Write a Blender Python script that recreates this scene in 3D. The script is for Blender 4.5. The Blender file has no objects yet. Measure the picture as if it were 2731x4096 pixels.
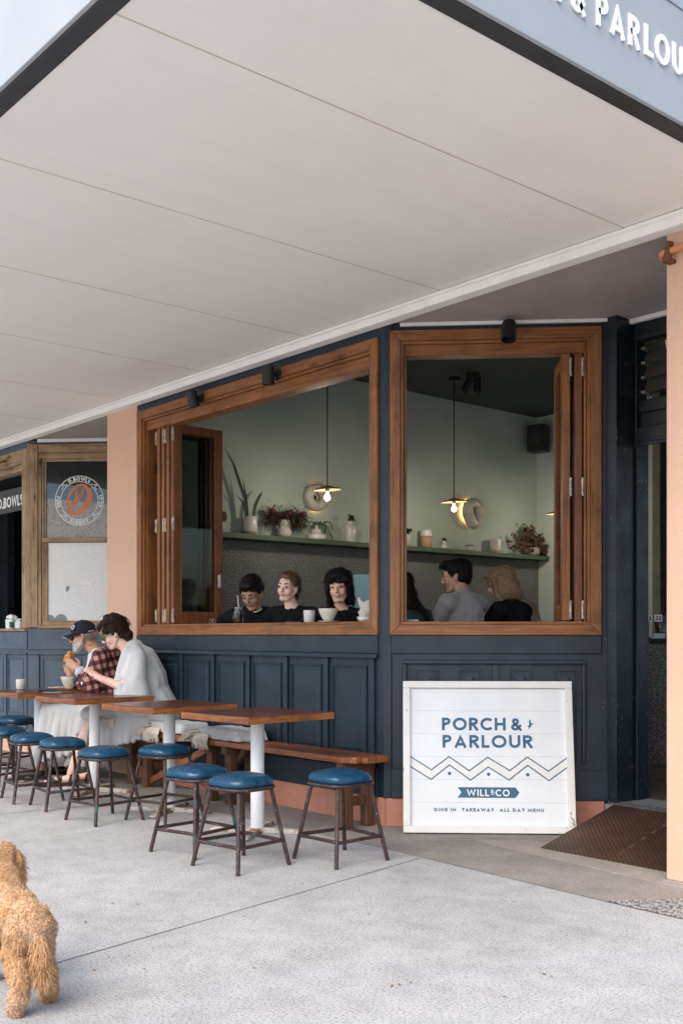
import bpy, bmesh, math, random
from mathutils import Matrix, Vector, Euler
random.seed(7)
R = math.radians
S = bpy.context.scene
COL = S.collection

# ------------------------------------------------------------------ camera, world, light, exposure
F, CX, HY, HC = 4274.0, 1365.5, 2540.0, 1.25
cam_d = bpy.data.cameras.new('camera'); cam = bpy.data.objects.new('camera', cam_d); COL.objects.link(cam)
CAMLOC = Vector((5.153, -4.789, HC)); YAW = 0.8623
cam.location = CAMLOC; cam.rotation_euler = (R(90), 0, YAW)
cam_d.sensor_fit = 'VERTICAL'; cam_d.sensor_height = 36; cam_d.sensor_width = 24
cam_d.lens = 36 * F / 4096
cam_d.shift_y = (HY - 2048) / 4096
cam_d.clip_end = 500; cam_d.clip_start = 0.05
S.camera = cam
W = bpy.data.worlds.new('World'); S.world = W; W.use_nodes = True
nt = W.node_tree; nt.nodes.clear()
sky = nt.nodes.new('ShaderNodeTexSky'); sky.sky_type = 'NISHITA'; sky.sun_disc = False
SUN_EL, SUN_AZ = R(50), R(290)          # azimuth of the direction to the sun, measured from +X counter-clockwise
sky.sun_elevation = SUN_EL; sky.sun_rotation = R(90) - SUN_AZ
sky.air_density = 1.0; sky.dust_density = 3.1; sky.ozone_density = 1.0
bg = nt.nodes.new('ShaderNodeBackground'); bg.inputs[1].default_value = 0.15
ow = nt.nodes.new('ShaderNodeOutputWorld')
nt.links.new(sky.outputs[0], bg.inputs[0]); nt.links.new(bg.outputs[0], ow.inputs[0])
sl = bpy.data.lights.new('sun', 'SUN'); sl.energy = 1.1; sl.angle = R(55); sl.color = (1, .95, .88)
so = bpy.data.objects.new('sun', sl); COL.objects.link(so)
sd = Vector((math.cos(SUN_AZ) * math.cos(SUN_EL), math.sin(SUN_AZ) * math.cos(SUN_EL), math.sin(SUN_EL)))
so.rotation_euler = sd.to_track_quat('Z', 'Y').to_euler(); so.location = (0, -8, 9)
S.view_settings.view_transform = 'Standard'; S.view_settings.look = 'None'
S.view_settings.exposure = 1.15; S.view_settings.gamma = 1
S.cycles.max_bounces = 10; S.cycles.diffuse_bounces = 5
S.cycles.use_denoising = True

CY, SY = math.cos(YAW), math.sin(YAW)
def camv(x, y, z=0):                       # camera-plane metres (right, forward, height) to the world
    return Vector((CAMLOC.x + CY * x - SY * y, CAMLOC.y + SY * x + CY * y, z))
def px(x, y, k):                           # photo pixel at distance k
    return camv((x - CX) / F * k, k, HC + (HY - y) / F * k)
def gp(x, y, z=0):                         # photo pixel on the level z
    k = (HC - z) * F / (y - HY); return px(x, y, k)
def pxV(x, V):                             # pixel column meeting the plane Y=V : (X, k)
    a = (x - CX) / F; k = (V - CAMLOC.y) / (SY * a + CY); return CAMLOC.x + (CY * a - SY) * k, k
def pxU(x, U):
    a = (x - CX) / F; k = (U - CAMLOC.x) / (CY * a - SY); return CAMLOC.y + (SY * a + CY) * k, k
def zat(y, k): return HC + (HY - y) / F * k

# ------------------------------------------------------------------ object helpers
WM = {}
def wm(o): return WM.get(o.name, Matrix.Identity(4)) if o else Matrix.Identity(4)
def tag(o, label=None, cat=None, group=None, kind=None):
    if label: o['label'] = label
    if cat: o['category'] = cat
    if group: o['group'] = group
    if kind: o['kind'] = kind
    return o
def thing(name, label, cat, loc=(0, 0, 0), rz=0, group=None, M=None):
    o = bpy.data.objects.new(name, None); COL.objects.link(o); o.empty_display_size = .1
    m = M if M is not None else Matrix.Translation(loc) @ Matrix.Rotation(rz, 4, 'Z')
    o.matrix_basis = m; WM[o.name] = m
    return tag(o, label, cat, group)
def copy_tree(o, parent=None):
    c = o.copy(); COL.objects.link(c)
    if parent: c.parent = parent
    for ch in [x for x in KIDS.get(o.name, [])]:
        copy_tree(ch, c)
    return c
KIDS = {}
def T(x, y, z): return Matrix.Translation((x, y, z))
def RZ(a): return Matrix.Rotation(a, 4, 'Z')
def RY(a): return Matrix.Rotation(a, 4, 'Y')
def RX(a): return Matrix.Rotation(a, 4, 'X')

def link_mesh(name, me, mat, parent, frame, smooth=False, bevel=0, segs=2, mods=()):
    o = bpy.data.objects.new(name, me); COL.objects.link(o)
    if mat and not me.materials: me.materials.append(mat)
    fr = frame if frame is not None else wm(parent)
    if parent:
        o.parent = parent; o.matrix_basis = wm(parent).inverted() @ fr
        KIDS.setdefault(parent.name, []).append(o)
    else: o.matrix_basis = fr
    WM[o.name] = fr
    if smooth:
        for p in me.polygons: p.use_smooth = True
    if bevel:
        b = o.modifiers.new('bevel', 'BEVEL'); b.width = bevel; b.segments = segs; b.limit_method = 'ANGLE'; b.angle_limit = R(40)
        if not smooth:
            for p in me.polygons: p.use_smooth = True
            w = o.modifiers.new('wn', 'WEIGHTED_NORMAL'); w.keep_sharp = False
    return o

class MB:
    def __init__(s, M=None): s.v = []; s.f = []; s.M = M
    def add(s, vs, fs):
        b = len(s.v)
        s.v += [(s.M @ Vector(v)) if s.M is not None else Vector(v) for v in vs]
        s.f += [[b + i for i in f] for f in fs]; return s
    def box(s, x0, x1, y0, y1, z0, z1):
        x0, x1 = sorted((x0, x1)); y0, y1 = sorted((y0, y1)); z0, z1 = sorted((z0, z1))
        return s.add([(x0,y0,z0),(x1,y0,z0),(x1,y1,z0),(x0,y1,z0),(x0,y0,z1),(x1,y0,z1),(x1,y1,z1),(x0,y1,z1)],
              [(0,3,2,1),(4,5,6,7),(0,1,5,4),(1,2,6,5),(2,3,7,6),(3,0,4,7)])
    def prism(s, poly, a, b, ax='z'):      # polygon (2D, ccw) extruded from a to b
        n = len(poly)
        f3 = {'z': lambda p, h: (p[0], p[1], h), 'y': lambda p, h: (p[0], h, p[1]), 'x': lambda p, h: (h, p[0], p[1])}[ax]
        vs = [f3(p, a) for p in poly] + [f3(p, b) for p in poly]
        fs = [list(range(n))[::-1], list(range(n, 2*n))] + [(i, (i+1) % n, n + (i+1) % n, n + i) for i in range(n)]
        return s.add(vs, fs)
    def tube(s, pts, r, n=10, cap=True, closed=False):
        pts = [Vector(p) for p in pts]; m = len(pts)
        rr = r if isinstance(r, (list, tuple)) else [r] * m
        vs = []; ref = None
        for i, p in enumerate(pts):
            if closed: d = (pts[(i+1) % m] - pts[i-1])
            else: d = pts[min(i+1, m-1)] - pts[max(i-1, 0)]
            if d.length < 1e-9: d = Vector((0, 0, 1))
            d.normalize()
            if ref is None:
                ref = Vector((0, 0, 1)) if abs(d.z) < .9 else Vector((1, 0, 0))
            u = (ref - d * ref.dot(d))
            if u.length < 1e-6: u = d.orthogonal()
            u.normalize(); w = d.cross(u); ref = u
            for k in range(n):
                t = 2 * math.pi * k / n
                vs.append(p + (u * math.cos(t) + w * math.sin(t)) * rr[i])
        fs = []
        for i in range(m if closed else m - 1):
            for k in range(n):
                a = i * n + k; b = i * n + (k+1) % n; c = ((i+1) % m) * n + (k+1) % n; d = ((i+1) % m) * n + k
                fs.append((a, b, c, d))
        if cap and not closed: fs += [tuple(range(n))[::-1], tuple(range((m-1)*n, m*n))]
        return s.add(vs, fs)
    def lathe(s, prof, n=28, c=(0, 0, 0)):
        vs = []; fs = []; m = len(prof)
        for r, z in prof:
            for k in range(n):
                t = 2 * math.pi * k / n; vs.append((c[0] + r*math.cos(t), c[1] + r*math.sin(t), c[2] + z))
        for i in range(m - 1):
            for k in range(n):
                fs.append((i*n+k, i*n+(k+1) % n, (i+1)*n+(k+1) % n, (i+1)*n+k))
        if prof[0][0] > 1e-5: fs.append(tuple(range(n))[::-1])
        if prof[-1][0] > 1e-5: fs.append(tuple(range((m-1)*n, m*n)))
        return s.add(vs, fs)
    def ell(s, c, r, n=16, m=10, M=None):
        vs = []; fs = []; c = Vector(c)
        r = (r, r, r) if isinstance(r, (int, float)) else r
        for i in range(m + 1):
            ph = math.pi * i / m
            for k in range(n):
                t = 2*math.pi*k/n
                p = Vector((r[0]*math.sin(ph)*math.cos(t), r[1]*math.sin(ph)*math.sin(t), -r[2]*math.cos(ph)))
                if M is not None: p = M @ p
                vs.append(c + p)
        for i in range(m):
            for k in range(n):
                fs.append((i*n+k, i*n+(k+1) % n, (i+1)*n+(k+1) % n, (i+1)*n+k))
        b = len(s.v); s.add(vs, fs); return s
    def caps(s, p0, r0, p1, r1, n=14):     # tapered capsule
        p0 = Vector(p0); p1 = Vector(p1); d = p1 - p0
        if d.length < 1e-6: return s.ell(p0, max(r0, r1))
        d.normalize(); pts = []; rr = []
        for t in (-88, -60, -30, 0): pts.append(p0 + d * r0 * math.sin(R(t))); rr.append(r0 * math.cos(R(t)))
        for t in (0, 30, 60, 88): pts.append(p1 + d * r1 * math.sin(R(t))); rr.append(r1 * math.cos(R(t)))
        return s.tube(pts, rr, n)
    def leaf(s, p0, d, up, L, w, bend=.3, n=4):   # thin pointed leaf
        p0 = Vector(p0); d = Vector(d).normalized(); up = Vector(up); side = d.cross(up)
        if side.length < 1e-4: side = d.orthogonal()
        side.normalize(); nn = side.cross(d)
        vs = []
        for i in range(n + 1):
            t = i / n; ww = w * math.sin(math.pi * min(1, (t*.92 + .08))) ** .8
            c = p0 + d * L * t + nn * (-bend * L * t * t)
            vs += [c - side*ww*.5, c + side*ww*.5]
        fs = [(2*i, 2*i+1, 2*i+3, 2*i+2) for i in range(n)]
        return s.add(vs, fs)
    def build(s, name, mat, parent=None, frame=None, smooth=False, bevel=0, segs=2, local=False):
        fr = frame if frame is not None else wm(parent)
        me = bpy.data.meshes.new(name)
        vs = s.v if local else s.v
        me.from_pydata([tuple(v) for v in vs], [], s.f); me.validate(); me.update()
        return link_mesh(name, me, mat, parent, fr, smooth, bevel, segs)

def _split(self):
    n = len(self.v); pa = list(range(n))
    def fd(i):
        while pa[i] != i: pa[i] = pa[pa[i]]; i = pa[i]
        return i
    for f in self.f:
        for q in f[1:]: pa[fd(q)] = fd(f[0])
    out = {}
    for f in self.f:
        k = fd(f[0]); g = out.setdefault(k, (MB(), {}))
        ff = []
        for q in f:
            if q not in g[1]: g[1][q] = len(g[0].v); g[0].v.append(self.v[q])
            ff.append(g[1][q])
        g[0].f.append(ff)
    return [g[0] for g in out.values()]
def _build_each(self, name, mat, parent=None, frame=None, **k):
    return [q.build(name, mat, parent, frame, **k) for q in _split(self)]
MB.each = _build_each
def world_mb(parent):                      # builder that takes world points for a thing
    return MB(wm(parent).inverted())
def blob(name, fill, vox, mat, parent, frame=None, it=4, fac=.5, post=None):
    """one continuous skin grown over overlapping solids"""
    m = MB(); fill(m)
    me = bpy.data.meshes.new('tmp'); me.from_pydata([tuple(v) for v in m.v], [], m.f); me.validate()
    o = bpy.data.objects.new('tmp', me); COL.objects.link(o)
    r = o.modifiers.new('r', 'REMESH'); r.mode = 'VOXEL'; r.voxel_size = vox
    if it: k = o.modifiers.new('s', 'SMOOTH'); k.factor = fac; k.iterations = it
    dg = bpy.context.evaluated_depsgraph_get(); dg.update()
    me2 = bpy.data.meshes.new_from_object(o.evaluated_get(dg))
    bpy.data.objects.remove(o); bpy.data.meshes.remove(me)
    me2.name = name; me2.materials.clear()
    if post: post(me2)
    return link_mesh(name, me2, mat, parent, frame, smooth=True)
from mathutils import noise as mn
def wrinkle(amp, sc, amp2=0, sc2=30, stretch=(1, 1, 1)):
    def f(me):
        me.update()
        ns = [v.normal.copy() for v in me.vertices]
        for v, n in zip(me.vertices, ns):
            p = Vector((v.co.x*stretch[0], v.co.y*stretch[1], v.co.z*stretch[2]))
            d = amp * mn.noise(p * sc) + (amp2 * mn.noise(p * sc2 + Vector((9, 3, 1))) if amp2 else 0)
            v.co += n * d
        me.update()
    return f

# ------------------------------------------------------------------ materials
MATS = {}
def newmat(name):
    m = bpy.data.materials.new(name); m.use_nodes = True
    return m, m.node_tree, m.node_tree.nodes['Principled BSDF']
def N(t, kind, **kw):
    n = t.nodes.new(kind)
    for k, v in kw.items():
        if k in n.inputs: n.inputs[k].default_value = v
        else: setattr(n, k, v)
    return n
def ramp(t, fac, stops, interp='LINEAR'):
    r = t.nodes.new('ShaderNodeValToRGB'); r.color_ramp.interpolation = interp
    e = r.color_ramp.elements
    while len(e) < len(stops): e.new(.5)
    for x, (p, c) in zip(e, stops): x.position = p; x.color = (c[0], c[1], c[2], 1) if not isinstance(c, (int, float)) else (c, c, c, 1)
    t.links.new(fac, r.inputs[0]); return r
def mixc(t, fac, a, b, mode='MIX'):
    m = t.nodes.new('ShaderNodeMix'); m.data_type = 'RGBA'; m.blend_type = mode
    for i, x in ((0, fac), (6, a), (7, b)):
        if hasattr(x, 'is_linked') or hasattr(x, 'links'): t.links.new(x, m.inputs[i])
        elif isinstance(x, (int, float)): m.inputs[i].default_value = x if i == 0 else (x, x, x, 1)
        else: m.inputs[i].default_value = (x[0], x[1], x[2], 1)
    return m.outputs[2]
def coords(t, scale=(1, 1, 1), rot=(0, 0, 0)):
    c = t.nodes.new('ShaderNodeTexCoord'); m = t.nodes.new('ShaderNodeMapping')
    m.inputs['Scale'].default_value = scale; m.inputs['Rotation'].default_value = rot
    t.links.new(c.outputs['Object'], m.inputs[0]); return m.outputs[0]
def noise(t, vec, scale, detail=4, rough=.5, dist=0):
    n = N(t, 'ShaderNodeTexNoise', Scale=scale, Detail=detail, Roughness=rough, Distortion=dist)
    t.links.new(vec, n.inputs['Vector']); return n.outputs['Fac']
def bump(t, b, h, strength, dist=.01, prev=None):
    n = N(t, 'ShaderNodeBump', Strength=strength, Distance=dist); t.links.new(h, n.inputs['Height'])
    if prev: t.links.new(prev, n.inputs['Normal'])
    t.links.new(n.outputs[0], b.inputs['Normal']); return n.outputs[0]
def dk(c, f): return tuple(max(0, x * f) for x in c)
def M(name, col, rough=.6, var=.25, vs=4, bs=60, bst=.15, bd=.003, metal=0, spec=.5, trans=0, sss=0, coat=0):
    if name in MATS: return MATS[name]
    m, t, b = newmat(name)
    v = coords(t)
    n = noise(t, v, vs, 5, .6)
    r = ramp(t, n, [(.3, dk(col, 1 - var)), (.7, dk(col, 1 + var * .6))])
    t.links.new(r.outputs[0], b.inputs['Base Color'])
    rr = ramp(t, noise(t, v, vs * 3, 3), [(.3, max(0, rough - .08)), (.7, min(1, rough + .1))])
    t.links.new(rr.outputs[0], b.inputs['Roughness'])
    b.inputs['Metallic'].default_value = metal; b.inputs['Specular IOR Level'].default_value = spec
    if trans: b.inputs['Transmission Weight'].default_value = trans
    if coat: b.inputs['Coat Weight'].default_value = coat; b.inputs['Coat Roughness'].default_value = .15
    if sss: b.inputs['Subsurface Weight'].default_value = sss; b.inputs['Subsurface Radius'].default_value = (.01, .004, .002)
    if bst: bump(t, b, noise(t, v, bs, 4), bst, bd)
    MATS[name] = m; return m
def wood(name, c1, c2, c3, axis='z', rough=.4, sc=1.0, dirt=.5, coat=0.0):
    if name in MATS: return MATS[name]
    m, t, b = newmat(name)
    st = {'x': (.9, 14, 14), 'y': (14, .9, 14), 'z': (14, 14, .9)}[axis]
    v = coords(t, tuple(q * sc for q in st)); vw = coords(t)
    g = noise(t, v, 3, 6, .62, 1.2)
    r = ramp(t, g, [(.28, c1), (.5, c2), (.75, c3)])
    fine = noise(t, coords(t, tuple(q * sc * 4 for q in st)), 6, 3, .6)
    c = mixc(t, .22, r.outputs[0], ramp(t, fine, [(.35, .25), (.6, 1)]).outputs[0], 'MULTIPLY')
    big = noise(t, vw, 2.2, 5, .65, .5)
    c = mixc(t, dirt, c, ramp(t, big, [(.3, (.42, .36, .33)), (.5, (1, 1, 1)), (.75, (1.15, 1.05, .95))]).outputs[0], 'MULTIPLY')
    kn = t.nodes.new('ShaderNodeTexVoronoi'); kn.inputs['Scale'].default_value = 1.0
    t.links.new(coords(t, {'x': (2.2, 7, 7), 'y': (7, 2.2, 7), 'z': (7, 7, 2.2)}[axis]), kn.inputs['Vector'])
    c = mixc(t, ramp(t, kn.outputs['Distance'], [(.05, 1), (.16, 0)]).outputs[0], c, dk(c1, .4))
    t.links.new(c, b.inputs['Base Color'])
    rr = ramp(t, big, [(.3, rough + .2), (.7, rough)]); t.links.new(rr.outputs[0], b.inputs['Roughness'])
    if coat: b.inputs['Coat Weight'].default_value = coat; b.inputs['Coat Roughness'].default_value = .12
    bump(t, b, g, .12, .003); MATS[name] = m; return m
def paint(name, col, chip=(.5, .36, .26), rough=.42, amount=.5, grime=.3, bst=.2):
    if name in MATS: return MATS[name]
    m, t, b = newmat(name)
    v = coords(t)
    base = ramp(t, noise(t, v, 2.5, 5, .6), [(.3, dk(col, 1 - grime)), (.7, dk(col, 1 + grime))]).outputs[0]
    # little chips, gathered where a broad noise is high
    a = noise(t, coords(t, (1, 1, .45)), 55, 3, .7); bb = noise(t, v, 3.2, 4, .6)
    mm = t.nodes.new('ShaderNodeMath'); mm.operation = 'MULTIPLY_ADD'; mm.inputs[1].default_value = .55
    t.links.new(bb, mm.inputs[0]); t.links.new(a, mm.inputs[2])
    th = 1.035 - .05 * amount
    k = ramp(t, mm.outputs[0], [(th, 0), (th + .015, 1)])
    c = mixc(t, k.outputs[0], base, chip); t.links.new(c, b.inputs['Base Color'])
    rr = ramp(t, noise(t, v, 7, 4), [(.3, rough - .08), (.7, rough + .15)]); t.links.new(rr.outputs[0], b.inputs['Roughness'])
    h = noise(t, coords(t, (1, 1, .3)), 40, 5, .65)
    pb = bump(t, b, h, bst, .003); bump(t, b, k.outputs[0], -.5, .002, pb)
    MATS[name] = m; return m
def concrete(name, col, speck=.5, stain=.35, sc=1.0):
    if name in MATS: return MATS[name]
    m, t, b = newmat(name); v = coords(t)
    base = ramp(t, noise(t, v, .9 * sc, 6, .6, .4), [(.3, dk(col, 1 - stain)), (.5, col), (.75, dk(col, 1 + stain * .5))]).outputs[0]
    base = mixc(t, .6, base, ramp(t, noise(t, v, 6, 6, .7), [(.32, .72), (.6, 1.06)]).outputs[0], 'MULTIPLY')
    f = noise(t, v, 95, 3, .75); base = mixc(t, speck, base, ramp(t, f, [(.36, .36), (.46, .92), (.6, 1), (.7, 1.25)]).outputs[0], 'MULTIPLY')
    f3 = noise(t, v, 240, 2, .8); base = mixc(t, speck * .6, base, ramp(t, f3, [(.34, .45), (.46, 1)]).outputs[0], 'MULTIPLY')
    f2 = t.nodes.new('ShaderNodeTexVoronoi'); f2.inputs['Scale'].default_value = 26; t.links.new(v, f2.inputs['Vector'])
    base = mixc(t, ramp(t, f2.outputs['Distance'], [(.05, .75), (.11, 0)]).outputs[0], base, dk(col, .35))
    w2 = noise(t, v, .55, 7, .68, .9)
    base = mixc(t, .4, base, ramp(t, w2, [(.36, (.70, .68, .66)), (.47, (.97, .96, .95)), (.62, (1.04, 1.04, 1.04))]).outputs[0], 'MULTIPLY')
    gum = t.nodes.new('ShaderNodeTexVoronoi'); gum.inputs['Scale'].default_value = 2.3; t.links.new(v, gum.inputs['Vector'])
    base = mixc(t, ramp(t, gum.outputs['Distance'], [(.028, .45), (.04, 0)]).outputs[0], base, dk(col, .42))
    t.links.new(base, b.inputs['Base Color']); b.inputs['Roughness'].default_value = .88
    bump(t, b, f, .35, .003); MATS[name] = m; return m
def speck(name, c1, c2, scale=220, rough=.95, lo=.45, hi=.6):
    if name in MATS: return MATS[name]
    m, t, b = newmat(name); v = coords(t)
    c = ramp(t, noise(t, v, scale, 2, .8), [(lo, c1), (hi, c2)]).outputs[0]
    c = mixc(t, .5, c, ramp(t, noise(t, v, 3, 4), [(.3, .7), (.7, 1.1)]).outputs[0], 'MULTIPLY')
    t.links.new(c, b.inputs['Base Color']); b.inputs['Roughness'].default_value = rough
    bump(t, b, noise(t, v, scale, 2), .4, .003); MATS[name] = m; return m
def emis(name, col, st):
    if name in MATS: return MATS[name]
    m, t, b = newmat(name); b.inputs['Emission Color'].default_value = (*col, 1); b.inputs['Emission Strength'].default_value = st
    b.inputs['Base Color'].default_value = (*col, 1); MATS[name] = m; return m
def glass(name, tint=(.9, .95, .93), refl=.12, alpha=.88):
    if name in MATS: return MATS[name]
    m, t, b = newmat(name); t.nodes.remove(b)
    tr = t.nodes.new('ShaderNodeBsdfTransparent'); tr.inputs[0].default_value = (*[c * alpha for c in tint], 1)
    gl = t.nodes.new('ShaderNodeBsdfGlossy'); gl.inputs['Roughness'].default_value = .02
    fr = t.nodes.new('ShaderNodeFresnel'); fr.inputs[0].default_value = 1.5
    mx = t.nodes.new('ShaderNodeMixShader'); fm = t.nodes.new('ShaderNodeMath'); fm.operation = 'MULTIPLY'; fm.inputs[1].default_value = refl*5; t.links.new(fr.outputs[0], fm.inputs[0]); t.links.new(fm.outputs[0], mx.inputs[0])
    t.links.new(tr.outputs[0], mx.inputs[1]); t.links.new(gl.outputs[0], mx.inputs[2])
    t.links.new(mx.outputs[0], t.nodes['Material Output'].inputs[0]); MATS[name] = m; return m
def knit(name, col, sc=160, rough=.95, st=.5):
    if name in MATS: return MATS[name]
    m, t, b = newmat(name); v = coords(t)
    w = t.nodes.new('ShaderNodeTexWave'); w.inputs['Scale'].default_value = sc / 6.28; w.inputs['Distortion'].default_value = 1.2
    w.inputs['Detail'].default_value = 2; w.bands_direction = 'DIAGONAL'; t.links.new(v, w.inputs['Vector'])
    c = mixc(t, .5, ramp(t, noise(t, v, 120, 3, .7), [(.35, dk(col, .82)), (.65, dk(col, 1.12))]).outputs[0],
             ramp(t, w.outputs['Fac'], [(.2, dk(col, .93)), (.7, dk(col, 1.03))]).outputs[0])
    t.links.new(c, b.inputs['Base Color']); b.inputs['Roughness'].default_value = rough
    b.inputs['Sheen Weight'].default_value = .3
    bump(t, b, w.outputs['Fac'], st*.35, .0015); MATS[name] = m; return m
# ------------------------------------------------------------------ lettering from strokes
def arc(cx, cy, rx, ry, a0, a1, n=None):
    n = n or max(4, int(abs(a1 - a0) / 12))
    return [(cx + rx*math.cos(R(a0 + (a1-a0)*i/n)), cy + ry*math.sin(R(a0 + (a1-a0)*i/n))) for i in range(n + 1)]
def glyph(ch, t):
    """strokes (closed, points) on a unit cap height, and the advance width"""
    h = t / 2; a, b = h, 1 - h
    def D(w): return [(True, [(a, a)] + arc(w - .5 + h*0, .5, .5 - h, .5 - h, -90, 90) + [(a, b)])]
    G = {
     'I': (t, [(0, [(h, 0), (h, 1)])]),
     'L': (.52, [(0, [(h, 1), (h, a), (.52, a)])]),
     'H': (.78, [(0, [(h, 0), (h, 1)]), (0, [(.78-h, 0), (.78-h, 1)]), (0, [(h, .5), (.78-h, .5)])]),
     'E': (.56, [(0, [(.56, a), (h, a), (h, b), (.56, b)]), (0, [(h, .5), (.52, .5)])]),
     'T': (.62, [(0, [(0, b), (.62, b)]), (0, [(.31, 0), (.31, b)])]),
     'A': (.86, [(0, [(h*1.05, 0), (.43, 1 - t*.75), (.86-h*1.05, 0)]), (0, [(.2, .27), (.66, .27)])]),
     'N': (.8, [(0, [(h, 0), (h, 1 - t*.7), (.8-h, t*.7), (.8-h, 1)])]),
     'M': (.96, [(0, [(h, 0), (h, 1 - t*.6), (.48, .25), (.96-h, 1 - t*.6), (.96-h, 0)])]),
     'W': (1.2, [(0, [(h, 1), (.32, t*.7), (.6, 1 - t*.8), (.88, t*.7), (1.2-h, 1)])]),
     'K': (.7, [(0, [(h, 0), (h, 1)]), (0, [(h, .4), (.62, 1)]), (0, [(.28, .55), (.64, 0)])]),
     'Y': (.76, [(0, [(h, 1), (.38, .48), (.76-h, 1)]), (0, [(.38, .5), (.38, 0)])]),
     'Z': (.62, [(0, [(.03, b), (.56, b), (.06, a), (.62, a)])]),
     'O': (1.0, [(1, arc(.5, .5, .5-h, .5-h, 0, 345, 27))]),
     'C': (.86, [(0, arc(.5, .5, .5-h, .5-h, 45, 315))]),
     'Ç': (.86, [(0, arc(.5, .5, .5-h, .5-h, 45, 315)), (0, [(.52, .02), (.56, -.12), (.40, -.2)])]),
     'G': (.94, [(0, arc(.5, .5, .5-h, .5-h, 45, 350) + [(.93-h, .48), (.55, .48)])]),
     'D': (.84, [(1, [(a, a)] + arc(.34, .5, .5-h, .5-h, -90, 90) + [(a, b)])]),
     'U': (.76, [(0, [(h, 1)] + arc(.38, .38, .38-h, .38-h, 180, 360) + [(.76-h, 1)])]),
     'P': (.62, [(0, [(h, 0), (h, b)] + arc(.33, .72, .28-h*.9, .28-h, 90, -90) + [(h, .44+h*0)])]),
     'R': (.66, [(0, [(h, 0), (h, b)] + arc(.34, .72, .29-h*.9, .28-h, 90, -90) + [(h, .44)]), (0, [(.32, .44), (.6, 0)])]),
     'B': (.64, [(1, [(h, a), (h, b)] + arc(.34, .74, .26-h*.9, .26-h, 90, -90)), (1, [(h, a), (h, .49)] + arc(.36, .27, .28-h*.9, .27-h, 80, -90))]),
     'S': (.6, [(0, arc(.3, .74, .29-h, .26-h, 30, 270, 12)[0:] + arc(.3, .27, .29-h, .27-h, 90, -150, 14))]),
     '.': (t, [(0, [(h, 0), (h, t)])]),
     '2': (.6, [(0, arc(.3, .7, .29-h, .3-h, 170, -30, 14) + [(.06, a), (.6, a)])]),
     '1': (.34, [(0, [(.0, .78), (.34-h, b), (.34-h, 0)])]),
     '3': (.58, [(0, arc(.28, .74, .27-h, .26-h, 150, -90, 12)), (0, arc(.28, .27, .29-h, .27-h, 90, -150, 14))]),
     '&': (.8, [(0, [(.78, .0), (.2, .66)] + arc(.35, .77, .19-h*.2, .23-h, 200, 0, 12) + [(.48, .6), (.2, .43)] + arc(.32, .27, .32-h, .27-h, 130, 330, 14) + [(.76, .44)])]),
    }
    return G.get(ch)
def ribbon(m, pts, closed, wfun, mp, depth, lift=0.0):
    """flat band along 2-D points, given thickness, mapped to the surface by mp(x, y, out)"""
    n = len(pts); L = []; Rr = []
    for i in range(n):
        p = Vector(pts[i]); q0 = Vector(pts[i-1]) if (closed or i > 0) else None; q1 = Vector(pts[(i+1) % n]) if (closed or i < n-1) else None
        d0 = (p - q0).normalized() if q0 is not None else None; d1 = (q1 - p).normalized() if q1 is not None else None
        if d0 is None: d0 = d1
        if d1 is None: d1 = d0
        n0 = Vector((-d0.y, d0.x)); n1 = Vector((-d1.y, d1.x)); nm = n0 + n1
        if nm.length < .2: nm = n0.copy()
        nm.normalize(); k = min(1.9, 1 / max(.3, nm.dot(n1)))
        w = wfun(i) / 2 if callable(wfun) else wfun / 2
        L.append(p + nm * w * k); Rr.append(p - nm * w * k)
    vs = [mp(v.x, v.y, depth + lift) for v in L] + [mp(v.x, v.y, depth + lift) for v in Rr] + \
         [mp(v.x, v.y, 0) for v in L] + [mp(v.x, v.y, 0) for v in Rr]
    fs = []
    for i in range(n if closed else n - 1):
        j = (i + 1) % n
        fs += [(i, n+i, n+j, j), (2*n+i, 2*n+j, 3*n+j, 3*n+i), (i, j, 2*n+j, 2*n+i), (n+i, 3*n+i, 3*n+j, n+j)]
    if not closed: fs += [(0, 2*n, 3*n, n), (n-1, 2*n-1, 4*n-1, 3*n-1)]
    m.add(vs, fs)
def text(m, s, h, mp, t=.17, gap=.16, depth=.001, start=0.0, sp=.4, width=None):
    """writes s; returns the width. mp takes (x, y, out) in metres"""
    adv = []; x = 0
    for ch in s:
        if ch == ' ': adv.append((None, x)); x += sp; continue
        g = glyph(ch, t); adv.append((g, x)); x += g[0] + gap
    tot = (x - gap) * h; kx = (width / tot) if width else 1
    q = 0
    for g, x0 in adv:
        if not g: continue
        for cl, pts in g[1]:
            q += 1
            ribbon(m, [((x0 + p[0]) * h * kx + start, p[1] * h) for p in pts], bool(cl), t * h, mp, depth, lift=(q % 5) * .00012)
    return tot * kx

# ------------------------------------------------------------------ colours
NAVY = (.010, .0215, .034)
m_navy = paint('navy_paint', NAVY, amount=.3, grime=.3)
m_navyd = paint('navy_paint_door', (.008, .016, .025), chip=(.42, .27, .18), amount=1.0, grime=.3)
m_navyl = paint('blue_grey_paint', (.065, .095, .13), amount=.5, grime=.22, chip=(.7, .7, .7))
WC = ((.14, .052, .016), (.275, .104, .030), (.39, .165, .053))
m_wx, m_wy, m_wz = [wood('cedar_' + a, *WC, axis=a, rough=.42, sc=.7, dirt=.8) for a in 'xyz']
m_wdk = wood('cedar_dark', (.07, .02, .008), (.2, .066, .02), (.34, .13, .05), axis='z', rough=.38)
PW = ((.16, .10, .06), (.40, .27, .16), (.55, .40, .26))
m_px, m_pz = [wood('weathered_' + a, *PW, axis=a, rough=.75, sc=.8, dirt=.8) for a in 'xz']
m_top = wood('table_wood', (.045, .012, .006), (.11, .028, .012), (.19, .055, .022), axis='x', rough=.28, coat=.3, dirt=.4)
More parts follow.
